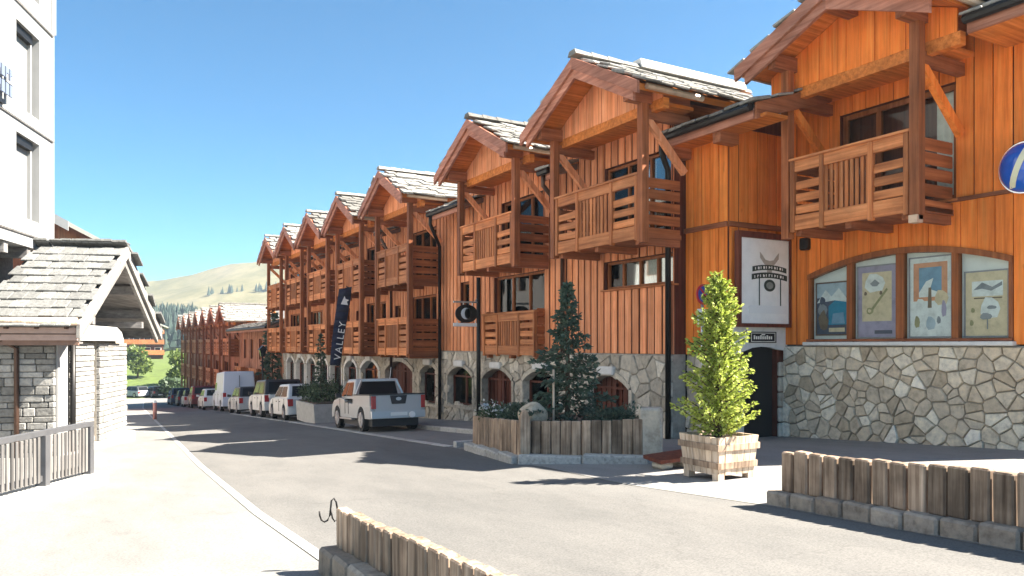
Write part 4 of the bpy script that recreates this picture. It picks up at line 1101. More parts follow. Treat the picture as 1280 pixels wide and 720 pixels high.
# ------------------------------------------------------------------ vegetation
def leaf_quad(mb, c, size, r, up=None, asp=.5):
    d = Vector((r.gauss(0, 1), r.gauss(0, 1), r.gauss(0, 1)))
    if up is not None: d = d * .6 + up
    d.normalize(); e = d.cross(Vector((r.gauss(0, 1), r.gauss(0, 1), r.gauss(0, 1)))).normalized()
    s = size * r.uniform(.6, 1.3); c = Vector(c)
    mb.face([c, c + d * s * .5 + e * s * asp * .5, c + d * s, c + d * s * .5 - e * s * asp * .5])
def conifer(name, label, loc, h, rb, mat, r, nbr=70, per=26, leaf=.07, droop=.25, base=.04, group=None, power=1.0, lump=.35, trunk_r=.05):
    T = thing(name, label, 'tree', loc, 0, group)
    link('trunk', MB().tube([(0, 0, 0), (.01, 0, h * .5), (0, .01, h * .97)], trunk_r, 8, .008).mesh('trunk', m_bark, True), T)
    mb = MB(); br = MB()
    for i in range(nbr):
        t = (i + .5) / nbr; z = h * (base + (1 - base) * t); a = i * 2.399963 + r.uniform(-.3, .3)
        R_ = rb * (1 - t) ** power * r.uniform(1 - lump, 1 + lump * .6) + .03
        tip = Vector((math.cos(a) * R_, math.sin(a) * R_, z - R_ * droop + r.uniform(-.03, .05)))
        st = Vector((0, 0, z))
        br.bar(st, tip, .012)
        k = max(6, int(per * (R_ / rb + .25)))
        side = Vector((-math.sin(a), math.cos(a), 0))
        for j in range(k):
            u = .15 + .85 * (j + r.random()) / k
            p = st.lerp(tip, u) + side * r.uniform(-1, 1) * R_ * .28 * (1.1 - u) + Vector((0, 0, r.uniform(-.03, .03)))
            leaf_quad(mb, p, leaf, r, Vector((math.cos(a), math.sin(a), -.15)) * 1.2, .5)
    for j in range(30): leaf_quad(mb, (r.uniform(-.02, .02), r.uniform(-.02, .02), h * r.uniform(.93, 1.0)), leaf, r, Vector((0, 0, 1)))
    link('branches', br.mesh('branches', m_bark), T)
    link('crown', mb.mesh('crown', mat, False, False), T)
    return T
def bush(name, label, loc, rx, ry, h, mat, r, n=900, leaf=.06, group=None, flowers=0, cat='bush', spikes=0, lobes=6):
    T = thing(name, label, cat, loc, 0, group)
    mb = MB(); fl = MB(); st = MB()
    cs = [(r.uniform(-.6, .6) * rx, r.uniform(-.6, .6) * ry, h * r.uniform(.3, .65), r.uniform(.35, .55)) for _ in range(lobes)]
    for i in range(n):
        c = r.choice(cs); d = Vector((r.gauss(0, 1), r.gauss(0, 1), r.gauss(0, 1))).normalized() * r.random() ** .4
        p = Vector((c[0] + d.x * rx * c[3] * 1.1, c[1] + d.y * ry * c[3] * 1.1, max(.0, c[2] + d.z * h * c[3])))
        leaf_quad(mb, p, leaf, r, d * .8)
        if flowers and r.random() < flowers and d.z > -.1:
            leaf_quad(fl, p + Vector((0, 0, .03)), .055, r, Vector((0, 0, 1)), .9)
    for i in range(5): 
        c = cs[i % len(cs)]; st.bar((c[0] * .3, c[1] * .3, 0), (c[0], c[1], c[2]), .02)
    for i in range(spikes):
        x, y = r.uniform(-.7, .7) * rx, r.uniform(-.7, .7) * ry; hh = h * r.uniform(.9, 1.5)
        for j in range(12): leaf_quad(mb, (x, y, hh * (.3 + .7 * j / 12)), leaf * 1.1, r, Vector((0, 0, 1.3)), .3)
    link('stems', st.mesh('stems', m_bark), T); link('foliage', mb.mesh('foliage', mat, False, False), T)
    if fl.v: link('flowers', fl.mesh('flowers', m_flower, False, False), T)
    return T
rV = random.Random(77)
conifer('spruce', 'dark green young spruce rising from the plank corner planter', (7.02, 10.5, G(10.5) + .5), 2.35, 1.0, m_leaf_spruce, rV, 95, 62, .1, .12, .03, None, 1.35, .6)
conifer('lime_conifer', 'bright lime green conifer growing in the square pale tub', (6.93, 6.98, G(7) + .5), 2.0, .43, m_leaf_lime, rV, 230, 78, .05, -.5, .0, None, .6, .6)
bush('juniper', 'low dark juniper spreading on the left of the dark spruce', (6.75, 11.2, G(11.2) + .5), .5, .5, .42, m_leaf_spruce, rV, 1500, .07)
bush('juniper', 'low dark juniper spreading on the right of the dark spruce', (7.5, 9.75, G(9.75) + .5), .45, .45, .36, m_leaf_spruce, rV, 1300, .07)
bush('flower_bush', 'bush dotted with small white flowers at the left end of the plank planter', (6.75, 12.2, G(12.2) + .5), .42, .5, .4, m_leaf_bush, rV, 1300, .06, None, .25)
T = thing('stone_trough', 'long grey concrete trough of tall bushy plants parked ahead of the pickup', 'planter', (8.1, 28.6, G(28.6)))
link('trough', MB().prism([(-.75, 0), (.75, 0), (.8, .75), (-.8, .75)], 'y', -1.3, 1.3).mesh('trough', m_concrete), T); link('soil', MB().box(-.7, .7, -1.2, 1.2, .751, .78).mesh('soil', m_soil), T)
bush('trough_plants', 'bushy grey green plants with upright sprays filling the concrete trough', (8.1, 28.6, G(28.6) + .75), .85, 1.2, .75, m_leaf_bush, rV, 2200, .1, None, 0, 'plants', 14)
conifer('slim_tree', 'slim dark sapling standing in the trough left of the navy banner', (8.0, 28.9, G(28.9) + .7), 2.6, .35, m_leaf_spruce, rV, 60, 22, .12, .2, .05)
T = thing('low_board', 'low dark red brown board lying on a stone beside the wooden tub', 'board', (7.25, 8.15, G(8.15) + .004))
link('plank', MB().hull8([(-.42, -.2, .1), (.32, -.24, .13), (.36, .2, .16), (-.36, .24, .12), (-.42, -.2, .15), (.32, -.24, .18), (.36, .2, .21), (-.36, .24, .17)]).mesh('plank', m_dark_wood), T)
link('stone', slab(.3, .3, .1, m_rubble, .03), T, (.2, 0, .05)); link('stone', slab(.2, .26, .09, m_rubble, .03), T, (-.2, .02, .045))

# ------------------------------------------------------------------ left side: entrance porch, white building, fence
AL = R(18)
OX, OY = .98, 20.95
H = thing('entrance_porch', 'stone entrance porch under a grey slate gable roof on the left pavement', 'porch', (OX, OY, 0), -AL)
rH = random.Random(3)
hw, ZE, ZA = 3.25, .42, 2.36
gb = -2.75
dk = MB()
for s in (-1, 1): dk.prism([(0, ZA), (s * hw, ZE), (s * hw, ZE - .1), (0, ZA - .1)], 'x', -1.99, -.02)
rf = part('roof', dk, m_dkgrey, H)
slates(rf, -1.99, .06, 0, -1, hw, ZE, ZA, 2, None, rH, .27, .38, m_slate2, None, .3)
link('slates', slates(rf, -1.99, .06, 0, 1, hw, ZE, ZA, 1, None, rH, .29, .46, m_slate2).mesh('slates', m_slate2), rf, kind='stuff')
sl_ = (ZA - ZE) / hw
for s in (-1, 1):
    e = hw + .1
    link('bargeboard', MB().prism([(0, ZA + .06), (s * e, ZA + .06 - sl_ * e), (s * e, ZA - .22 - sl_ * e), (0, ZA - .22)], 'x', -.015, .05).mesh('bargeboard', m_greybeam), rf)
    e = hw - .1
    link('bargeboard', MB().prism([(0, ZA - .16), (s * e, ZA - .16 - sl_ * e), (s * e, ZA - .42 - sl_ * e), (0, ZA - .42)], 'x', -.09, -.016).mesh('bargeboard', m_greybeam), rf)
    for k in (.35, .65, .92):
        c = s * hw * k; zt = ZA - .1 - sl_ * hw * k - sl_ * .07 * (1 if s > 0 else 1)
        link('purlin', MB().box(-1.6, -.1, c - .07, c + .07, zt - .24, zt - .03).mesh('purlin', m_dkgrey), rf)
link('ridge_beam', MB().box(-1.6, -.1, -.08, .08, ZA - .42, ZA - .15).mesh('ridge_beam', m_dkgrey), rf)
for i in range(6): piece('ridge_stone', (.32, .3, .05), (-1.8 + i * .34, 0, ZA + .13), rf, m_slate2, (rH.uniform(-.05, .05), rH.uniform(-.03, .03), 0), .012)
part('gable_wall', MB().prism([(-hw + .3, ZE - .05), (hw - .3, ZE - .05), (0, ZA - .2)], 'x', -1.75, -1.62), m_dkgrey, H)
for i in range(9):
    a = -2.6 + i * .58; b = a + .56; mx = lambda y: max(ZE, ZA - .32 - sl_ * abs(y))
    pts = [(a, ZE - .04), (b, ZE - .04), (b, mx(b))] + ([(0, mx(0))] if a < 0 < b else []) + [(a, mx(a))]
    part('gable_board', MB().prism(pts, 'x', -1.62, -1.6), m_dkgrey, H)
# eave: gutter and stacked fascia boards
g = part('gutter', MB().tube([(-2.4, -hw - .1, ZE + .05), (.0, -hw - .1, ZE + .05)], .085, 10), m_pale_wood, H, smooth=True)
for i in range(4): link('bracket', MB().box(-.02, .02, -.12, .12, -.1, .02).mesh('bracket', m_brownpipe), g, (-.2 - i * .55, -hw - .05, ZE - .0))
for k, (z, m_) in enumerate(((ZE - .13, m_pinkfascia), (ZE - .27, m_pinkfascia), (ZE - .37, m_brown))):
    part('fascia_board', MB().box(-2.4, -.05, -hw - .02 + .06 * k, -hw + .06 + .06 * k, z - .06, z + .06), m_, H)
part('soffit', MB().box(-2.4, -.1, -hw + .2, -2.7, ZE - .4, ZE - .36), m_dkgrey, H)
downpipe(H, [(-1.5, -hw - .02, ZE - .1), (-1.5, -hw + .1, ZE - .32), (-1.3, -2.86, ZE - .5), (-1.3, -2.86, gb)], (0, 0, 0), m_brownpipe, .05)
# eave-side wall of stacked slate
wl = part('stone_wall', MB().box(-2.9, -.6, -2.75, -2.45, gb, ZE - .3), m_mortar_dk, H)
z = gb
while z < ZE - .35:
    h_ = rH.choice((.12, .15, .18)); x = -2.88
    while x < -.62:
        l_ = min(rH.uniform(.22, .55), -.6 - x)
        if l_ > .08: piece('stone', (l_ - .015, .1, h_ - .014), (x + l_ / 2, -2.765 - rH.uniform(0, .03), z + h_ / 2), wl, m_ashlar, (rH.uniform(-.02, .02), 0, rH.uniform(-.03, .03)), .015)
        x += l_
    z += h_
part('white_panel', MB().box(-.63, -.58, -2.5, -2.15, gb, .1), m_plaster, H); part('white_panel', MB().box(-.61, -.57, -2.74, -2.52, gb, .08), m_plaster, H)
downpipe(H, [(-.52, -2.02, .1), (-.52, -2.02, gb)], (0, 0, 0), m_black, .06)
part('recess', MB().box(-1.0, -.9, -2.3, 1.9, gb, ZE - .05), m_dkgrey, H)
for a, b in ((-1.9, -.68), (-.3, 1.92)):
    pl = part('pillar', MB().box(-.95, -.58, a, b, gb, ZE - .32), m_mortar, H); z = gb
    while z < ZE - .4:
        h_ = rH.choice((.1, .13, .16)); yy = a
        while yy < b - .03:
            l_ = min(rH.uniform(.18, .5), b - yy)
            piece('stone', (.1, l_ - .012, h_ - .012), (-.55 + rH.uniform(-.012, .012), yy + l_ / 2, z + h_ / 2), pl, m_pale_ashlar, None, .012); yy += l_
        x = -.95
        while a < -1 and x < -.6:
            l_ = min(rH.uniform(.15, .3), -.6 - x)
            if l_ > .03: piece('stone', (l_ - .01, .08, h_ - .012), (x + l_ / 2, a - .01, z + h_ / 2), pl, m_pale_ashlar, None, .012)
            x += l_
        z += h_
part('lintel', MB().prism([(-2.05, ZE - .32), (1.2, ZE - .32), (1.0, ZE - .1), (.6, ZE + .02), (-1.3, ZE + .02), (-1.75, ZE - .06)], 'x', -.8, -.38), m_lintel, H)
for s in (-1, 1): part('tie_beam', MB().box(-1.6, -.12, s * 1.95 - .09, s * 1.95 + .09, ZE + .03, ZE + .2), m_dkgrey, H)
part('plinth', MB().box(-3.2, -.35, -2.95, 2.1, gb - .2, gb + .42), m_concrete, H)

W = thing('white_building', 'tall white rendered building with recessed grey shuttered windows at the left edge', 'building', (OX, OY, 0), -AL)
wins = [(-1.1, .2, 8.25, 10.1), (-1.1, .2, 5.45, 7.4), (-1.1, .2, 2.95, 4.85)] + [(-4.1, -2.8, z0, z0 + 1.9) for z0 in (8.2, 5.45, 2.95)] + [(-7.1, -5.8, z0, z0 + 1.9) for z0 in (8.2, 5.45, 2.95)]
mbw = MB()
for a, b, c, d in wall_cells(-14, 1.12, 2.3, 13.5, wins): mbw.box(-2.35, -2.0, a, b, c, d)
mbw.box(-13, -2.351, -14, 1.1, 2.32, 13.5); 
wl = part('wall', mbw, m_plaster, W)
part('ground_storey', MB().box(-13, -2.9, -14, 1.0, gb, 2.29), m_ashlar, W)
for a, b, c, d in wins:
    wn = part('window', MB().box(-2.24, -2.2, a + .001, b - .001, c + .001, d - .001), m_shutter, W)
    link('frame', MB().box(-2.2, -2.13, b - .2, b - .12, c, d).box(-2.2, -2.16, a, a + .06, c, d).box(-2.2, -2.17, a + .061, b - .2, c, c + .05).mesh('frame', m_plaster), wn)
    link('head_shade', MB().box(-2.2, -2.08, a, b - .2, d - .2, d - .001).mesh('head_shade', m_black), wn)  # black slab paints the shade at the top of the window recess
for z in (2.62, 5.18, 7.85): part('ledge', MB().box(-2.0, -1.955, -14, 1.0, z - .035, z + .035), m_plaster, W); part('ledge_joint', MB().box(-2.0, -1.965, -14, 1.0, z - .06, z - .036), m_dkgrey, W)
part('corner_trim', MB().box(-2.3, -1.97, .9, 1.16, 7.9, 13.5), m_plaster, W)
part('roof', MB().box(-13.3, -1.6, -14.3, 1.4, 13.5, 13.8), m_slate, W)
for k in range(12): part('floor_beam', MB().box(-2.9, -2.05, -13.6 + k * 1.2, -13.4 + k * 1.2, 2.05, 2.29), m_dkgrey, W)
T = thing('wall_sign', 'small bracket sign of dark blue letter shapes on the white building', 'sign', (OX, OY, 0), -AL)
lm = MB(); r = random.Random(8)
for z0 in (5.55, 5.9):
    for i in range(5):
        yy = -2.55 + i * .2
        lm.box(-1.9, -1.86, yy, yy + .04, z0 - .12, z0 + .13)
        lm.box(-1.9, -1.86, yy + .041, yy + .14, z0 + r.choice((-.12, -.01, .09)), z0 + r.choice((.13, .125, .14)))
m_sgn = mat_plain('sign_slate_blue', (.16, .19, .26), .5)
link('lettering', lm.mesh('lettering', m_sgn), T); link('bracket', MB().box(-2.0, -1.91, -2.6, -1.5, 5.7, 5.74).box(-2.0, -1.9, -2.5, -1.9, 5.2, 5.3).mesh('bracket', m_black), T)

FA, FB = Vector((-1.65, 7.95)), Vector((.10, 11.9)); fd = (FB - FA); FL = fd.length; fd.normalize()
NB = thing('bounce_building', 'unseen pale block with windows, added across the street for reflections and bounced light', 'building', (-5.2, 38, G(38)))  # never in view: added to bounce light and fill the window reflections
zz0 = -G(38)
nbw = MB(); nops = [(y0 - .7, y0 + .7, z0, z0 + 1.6) for y0 in (-9.5, -6, -2.5, 1, 4.5, 8, 11) for z0 in (1.2, 4.2, 7.2)]
for a, b, c, d in wall_cells(-12, 13, -1, 10.5, nops): nbw.box(-.35, 0, a, b, c, d)
nbw.box(-9, -.351, -12, 13, -1, 10.5)
link('wall', nbw.mesh('wall', m_lintel), NB)
for a, b, c, d in nops:
    wn = link('window', MB().box(-.34, -.28, a + .001, b - .001, c + .001, d - .001).mesh('window', m_frame), NB); link('pane', MB().box(-.28, -.27, a + .08, b - .08, c + .08, d - .08).mesh('pane', m_carglass), wn)
link('roof', MB().prism([(-10, 10.2), (-4.5, 12.6), (1, 10.2), (1, 10.5), (-4.5, 12.9), (-10, 10.5)], 'y', -12.8, 13.8).mesh('roof', m_slate), NB)
F = thing('railing_fence', 'grey board railing on a pale concrete footing along the left pavement', 'fence', (FA.x, FA.y, 0), math.atan2(fd.y, fd.x))
zt = lambda u: -.98 - .017 * u
zg = lambda u: G(FA.y + fd.y * u)
rF = random.Random(6)
part('footing', MB().hull8([(-.3, -.16, zg(0) - .1), (FL + .25, -.16, zg(FL) - .1), (FL + .25, .16, zg(FL) - .1), (-.3, .16, zg(0) - .1), (-.3, -.16, zg(0) + .17), (FL + .25, -.16, zg(FL) + .17), (FL + .25, .16, zg(FL) + .17), (-.3, .16, zg(0) + .17)]), m_white_kerb, F)
part('top_rail', MB().bar((-.3, 0, zt(0) - .03), (FL + .06, 0, zt(FL) - .03), .09, .06), m_rail, F)
part('bottom_rail', MB().bar((-.3, 0, zg(0) + .27), (FL, 0, zg(FL) + .27), .05, .07), m_rail, F)
for u in (.35, 1.75, 3.1, FL - .03): part('post', MB().box(u - .055, u + .055, -.06, .06, zg(u) + .1, zt(u) - .061), m_rail, F)
u = -.2
while u < FL - .08:
    if min(abs(u - p) for p in (.35, 1.75, 3.1, FL - .03)) > .085:
        h_ = zt(u) - .07 - (zg(u) + .22); piece('slat', (.05, .022, round(h_, 2)), (u, -.035, zt(u) - .07 - h_ / 2), F, m_grey_wood, (0, rF.uniform(-.01, .01), 0), .005)
    u += .095
T = thing('bollard', 'short reddish bollard on the left pavement beyond the stone porch', 'bollard', (3.1, 40, G(40)))
link('post', MB().tube([(0, 0, 0), (0, 0, .8)], .09, 10).mesh('post', mat_plain('bollard_red', (.5, .22, .18), .6), True), T); link('cap', MB().tube([(0, 0, .8), (0, 0, .92)], .1, 10, .05).mesh('cap', m_white), T)

# ------------------------------------------------------------------ parked vehicles (built pointing along +y, all seen from behind)
def paint(name, c, coat=.15): return MATS.get(name) or mat_plain(name, c, .4, .1, .04, 2, 0, .3, coat)
KINDS = {
 'pickup': dict(L=5.0, W=1.82, rr=.375, wb=(-1.42, 1.62), prof=[(-2.45, .46), (-2.46, .86), (.1, .9), (1.15, 1.12), (1.3, 1.1), (2.1, 1.0), (2.4, .82), (2.47, .5), (2.42, .34)],
    cab=dict(zb=1.08, zt=1.72, yb=(-.45, 1.42), yt=(-.28, .72), ins=.16), zlow=.42),
 'hatch': dict(L=4.1, W=1.72, rr=.31, wb=(-1.28, 1.28), prof=[(-1.98, .32), (-2.05, .5), (-1.98, .9), (1.15, .93), (1.75, .8), (2.0, .6), (2.03, .35), (1.95, .22)],
    cab=dict(zb=.9, zt=1.46, yb=(-1.94, 1.2), yt=(-1.55, .3), ins=.17), zlow=.24),
 'suv': dict(L=4.5, W=1.82, rr=.35, wb=(-1.35, 1.4), prof=[(-2.15, .42), (-2.25, .6), (-2.2, 1.05), (1.2, 1.05), (2.0, .95), (2.2, .7), (2.22, .42), (2.1, .3)],
    cab=dict(zb=1.03, zt=1.72, yb=(-2.18, 1.25), yt=(-1.9, .5), ins=.14), zlow=.32),
 'estate': dict(L=4.5, W=1.76, rr=.32, wb=(-1.35, 1.35), prof=[(-2.15, .32), (-2.24, .5), (-2.18, .92), (1.1, .93), (1.95, .8), (2.2, .6), (2.22, .35), (2.1, .22)],
    cab=dict(zb=.9, zt=1.47, yb=(-2.14, 1.15), yt=(-1.7, .3), ins=.16), zlow=.24),
 'van': dict(L=5.4, W=1.98, rr=.35, wb=(-1.55, 1.75), prof=[(-2.6, .42), (-2.7, .6), (-2.68, 1.2), (1.6, 1.2), (2.3, 1.1), (2.62, .85), (2.68, .45), (2.55, .32)],
    cab=dict(zb=1.18, zt=2.45, yb=(-2.67, 1.75), yt=(-2.55, 1.0), ins=.1), zlow=.32),
}
CARMESH = {}
def vehicle(kind, name, label, cat, loc, rotz, col, group, detail=2, slope=True, dark_top=None):
    K = KINDS[kind]; W = K['W'] / 2; r_ = K['rr']; C = K['cab']
    T = thing(name, label, cat, loc, rotz, group); T.rotation_euler = (-math.atan(.058) if slope else 0, 0, rotz)
    pnt = col
    key = (kind, pnt.name)
    def get(k, f):
        if (key, k) not in CARMESH: CARMESH[(key, k)] = f()
        return CARMESH[(key, k)]
    def body():
        pr = list(K['prof']); zl = K['zlow']; poly = list(pr)
        for yc in (K['wb'][1], K['wb'][0]):
            R_ = r_ + .06; zc = r_
            a0 = math.asin(max(-1, min(1, (zl - zc) / R_)))
            for i in range(13):
                a = a0 + (math.pi - 2 * a0) * i / 12; poly.append((yc + R_ * math.cos(a), zc + R_ * math.sin(a)))
        poly.append((pr[0][0] + .02, zl))
        bm = bmesh.new(); rows = []
        for xx in (-W, W): rows.append([bm.verts.new((xx, p[0], p[1])) for p in poly])
        n = len(poly); f0 = bm.faces.new(rows[0]); f1 = bm.faces.new(list(reversed(rows[1])))
        for i in range(n): bm.faces.new((rows[0][i], rows[1][i], rows[1][(i + 1) % n], rows[0][(i + 1) % n]))
        bmesh.ops.recalc_face_normals(bm, faces=bm.faces)
        m = len(pr); ed = []
        for rw in rows:
            for i in range(m - 1):
                e = bm.edges.get((rw[i], rw[i + 1])); 
                if e: ed.append(e)
        for i in range(1, m - 1):
            e = bm.edges.get((rows[0][i], rows[1][i])); 
            if e: ed.append(e)
        bmesh.ops.bevel(bm, geom=ed, offset=.055, segments=2, affect='EDGES', profile=.6)
        me = bpy.data.meshes.new('body'); bm.to_mesh(me); bm.free(); me.materials.append(pnt)
        for p in me.polygons: p.use_smooth = False
        return me
    link('body', get('body', body), T)
    wb, wt = W - .04, W - C['ins']; zb, zt = C['zb'], C['zt']; (b0, b1), (t0, t1) = C['yb'], C['yt']
    def cabin():
        bm = bmesh.new()
        lo = [bm.verts.new(p) for p in ((-wb, b0, zb - .03), (wb, b0, zb - .03), (wb, b1, zb - .03), (-wb, b1, zb - .03))]
        up = [bm.verts.new(p) for p in ((-wt, t0, zt), (wt, t0, zt), (wt, t1, zt), (-wt, t1, zt))]
        bm.faces.new(up)
        ed = []
        for i in range(4): bm.faces.new((lo[i], lo[(i + 1) % 4], up[(i + 1) % 4], up[i]))
        for i in range(4): ed.append(bm.edges.get((up[i], up[(i + 1) % 4]))); ed.append(bm.edges.get((lo[i], up[i])))
        bmesh.ops.recalc_face_normals(bm, faces=bm.faces)
        bmesh.ops.bevel(bm, geom=ed, offset=.07, segments=3, affect='EDGES', profile=.5)
        me = bpy.data.meshes.new('cabin'); bm.to_mesh(me); bm.free(); me.materials.append(dark_top or pnt)
        return me
    link('cabin', get('cabin', cabin), T)
    LO = [Vector(p) for p in ((-wb, b0, zb), (wb, b0, zb), (wb, b1, zb), (-wb, b1, zb))]
    UP = [Vector(p) for p in ((-wt, t0, zt), (wt, t0, zt), (wt, t1, zt), (-wt, t1, zt))]
    def glass(nm, i, u0, u1, v0, v1):
        def f():
            j = (i + 1) % 4; q = lambda u, v: (LO[i].lerp(LO[j], u)).lerp(UP[i].lerp(UP[j], u), v)
            P = [q(u0, v0), q(u1, v0), q(u1, v1), q(u0, v1)]
            nn = (P[1] - P[0]).cross(P[3] - P[0]).normalized(); cen = sum(P, Vector()) / 4
            if nn.dot(cen - Vector((0, (b0 + b1) / 2, zb))) < 0: nn = -nn
            mb = MB().hull8([p - nn * .02 for p in P] + [p + nn * .009 for p in P]); return mb.mesh(nm, m_carglass)
        link(nm, get((nm, i, u0), f), T)
    if kind == 'van':
        glass('windscreen', 2, .08, .92, .12, .62)
        for i, (a, b) in ((1, (.78, .96)), (3, (.04, .22))): glass('side_window', i, a, b, .12, .5)
        gp = link('rear_door_joint', get('rdj', lambda: MB().box(-.012, .012, b0 - .06, b0 + .0, .62, 2.2).mesh('rear_door_joint', m_plastic)), T)
    else:
        glass('rear_window', 0, .1, .9, .14, .84); glass('windscreen', 2, .08, .92, .1, .88)
        for i in (1, 3):
            for a, b in ((.1, .48), (.53, .9)) if kind != 'pickup' else ((.1, .42), (.47, .88)): glass('side_window', i, a, b, .1, .82)
    ty = get('tyre', lambda: MB().disc((0, 0, 0), 'x', r_, .2, 22).mesh('wheel', m_tyre))
    def rimf():
        mb = MB().disc((-.092, 0, 0), 'x', r_ * .66, .03, 18).disc((-.11, 0, 0), 'x', r_ * .16, .03, 10)
        for k in range(6):
            a = k * math.pi / 3; mb.bar((-.112, 0, 0), (-.112, math.cos(a) * r_ * .62, math.sin(a) * r_ * .62), .05, .02, (1, 0, 0))
        return mb.mesh('rim', m_rim)
    rim = get('rim', rimf)
    for yc in K['wb']:
        for s in (-1, 1):
            wh = link('wheel', ty, T, (s * (W - .1), yc, r_), (0, 0, 0 if s < 0 else math.pi)); link('rim', rim, wh, (-.01, 0, 0))
    y0 = K['prof'][0][0]; zt_ = K['prof'][2][1]
    if kind == 'pickup': hts = (.62, 1.0)
    elif kind == 'van': hts = (.75, 1.15)
    elif kind == 'suv': hts = (.72, 1.02)
    else: hts = (.58, .86)
    for s in (-1, 1):
        if kind == 'pickup':
            link('tail_light', get(('tl', s), lambda: MB().box(s * (W - .1) - .06, s * (W - .1) + .075, -2.53, -2.44, .74, 1.14).mesh('tail_light', m_red)), T)
        else:
            link('tail_light', get(('tl', s), lambda: MB().box(s * (W - .12) - .09, s * (W - .12) + .1, y0 - .09, y0 + .2, *hts).mesh('tail_light', m_red)), T)
        link('headlight', get(('hl', s), lambda: MB().box(s * (W - .22) - .15, s * (W - .22) + .12, K['prof'][-3][0] - .25, K['prof'][-3][0] + .06, K['prof'][-3][1] - .1, K['prof'][-3][1] + .06).mesh('headlight', m_lampclear)), T)
        ym = b1 - .45
        link('mirror', get(('mi', s), lambda: MB().hull8([(s * W, ym, zb), (s * (W + .2), ym - .02, zb + .02), (s * (W + .2), ym + .1, zb + .02), (s * W, ym + .1, zb), (s * W, ym, zb + .13), (s * (W + .2), ym - .02, zb + .17), (s * (W + .2), ym + .1, zb + .15), (s * W, ym + .1, zb + .13)]).mesh('mirror', m_plastic if kind != 'hatch' else pnt)), T)
        for yy in ((b0 + b1) / 2 - .1, b1 - 1.0):
            link('door_handle', get(('dh', s, yy), lambda: MB().box(s * W - .01, s * W + .03, yy - .1, yy + .1, zb - .16, zb - .12).mesh('door_handle', m_plastic)), T)
        def seam():
            mb = MB()
            for yy in ((b0 + b1) / 2 + .05, b1 - .2, (b0 + .55)): mb.box(s * W - .012, s * W + .004, yy - .008, yy + .008, K['zlow'] + .12, zb - .03)
            return mb.mesh('door_seams', m_plastic)
        link('door_seams', get(('ds', s), seam), T)
    link('rear_bumper', get('rb', lambda: MB().hull8([(-W + .03, y0 - .1, K['zlow'] + .02), (W - .03, y0 - .1, K['zlow'] + .02), (W - .0, y0 + .2, K['zlow'] + .02), (-W, y0 + .2, K['zlow'] + .02), (-W + .03, y0 - .1, K['zlow'] + .24), (W - .03, y0 - .1, K['zlow'] + .24), (W + .004, y0 + .2, K['zlow'] + .24), (-W - .004, y0 + .2, K['zlow'] + .24)]).mesh('rear_bumper', pnt if kind != 'pickup' else m_rim)), T)
    link('number_plate', get('np', lambda: MB().box(-.27, .27, y0 - .125, y0 - .1, K['zlow'] + .09, K['zlow'] + .2).mesh('number_plate', m_plate)), T)
    link('underbody', get('ub', lambda: MB().box(-W + .14, W - .14, y0 + .25, -y0 - .2, .17, K['zlow'] + .06).mesh('underbody', m_plastic)), T)
    if kind == 'pickup':
        for s in (-1, 1):
            link('bed_side', get(('bs', s), lambda: MB().box(s * W - .05 * s - .05, s * W - .05 * s + .05, -2.42, -.46, .84, 1.16).mesh('bed_side', pnt)), T)
            link('bed_rail', get(('br', s), lambda: MB().box(s * W - .05 * s - .058, s * W - .05 * s + .058, -2.44, -.4, 1.16, 1.2).mesh('bed_rail', m_plastic)), T)
        link('tailgate', get('tg', lambda: MB().box(-W + .14, W - .14, -2.52, -2.43, .66, 1.16).mesh('tailgate', pnt)), T)
        link('tailgate_cap', get('tc', lambda: MB().box(-W + .02, W - .02, -2.54, -2.41, 1.161, 1.205).mesh('tailgate_cap', m_plastic)), T)
        link('handle_panel', get('hp', lambda: MB().prism([(-.28, 1.15), (.28, 1.15), (.22, .88), (-.22, .88)], 'y', -2.545, -2.521).mesh('handle_panel', m_plastic)), T)
        T.scale = (.87, .87, .87)
        link('badge', get('bd', lambda: MB().disc((0, -2.55, 1.04), 'y', .09, .012, 16, .055).mesh('badge', m_rim)), T)
        link('tow_ball_cover', get('tb', lambda: MB().disc((.42, -2.6, .53), 'y', .1, .06, 14).mesh('tow_ball_cover', m_white)), T)
        link('bed_liner', get('bl', lambda: MB().box(-W + .1, W - .1, -2.42, -.46, .85, .88).mesh('bed_liner', m_plastic)), T)
        link('antenna', get('an', lambda: MB().bar((.45, -.3, 1.7), (.45, -.45, 2.1), .015).mesh('antenna', m_white)), T)
        link('sports_bar', get('sb', lambda: MB().bar((-W + .1, -.55, 1.2), (-W + .3, -.5, 1.66), .06).bar((W - .1, -.55, 1.2), (W - .3, -.5, 1.66), .06).bar((-W + .3, -.5, 1.66), (W - .3, -.5, 1.66), .06).mesh('sports_bar', m_rim)), T)
        for s in (-1, 1): link('step', get(('st', s), lambda: MB().box(s * W - .06, s * W + .06, -.5, 1.1, .36, .41).mesh('step', m_rim)), T)
    return T
p_white = paint('paint_white', (.68, .68, .66)); p_cream = paint('paint_pearl', (.46, .465, .46)); p_dark = paint('paint_graphite', (.03, .035, .04)); p_grey = paint('paint_grey', (.3, .31, .33))
p_red = paint('paint_maroon', (.16, .03, .03)); p_silver = paint('paint_silver', (.45, .46, .47)); p_blue = paint('paint_dark_blue', (.03, .05, .1)); p_van = paint('paint_van', (.56, .60, .70))
GR = 'vehicles parked along the chalets'
def park(kind, name, label, cat, x, y, col, rz=0, **k):
    return vehicle(kind, name, label, cat, (x, y, G(y) + .006), -R(rz), col, GR, **k)
park('pickup', 'pickup_truck', 'silver white pickup truck with a black tailgate handle panel parked nearest the plank planter', 'pickup', 7.72, 21.9, p_cream, 2.5)
park('hatch', 'parked_car', 'white hatchback parked just ahead of the concrete trough', 'car', 8.0, 32.3, p_white, 2)
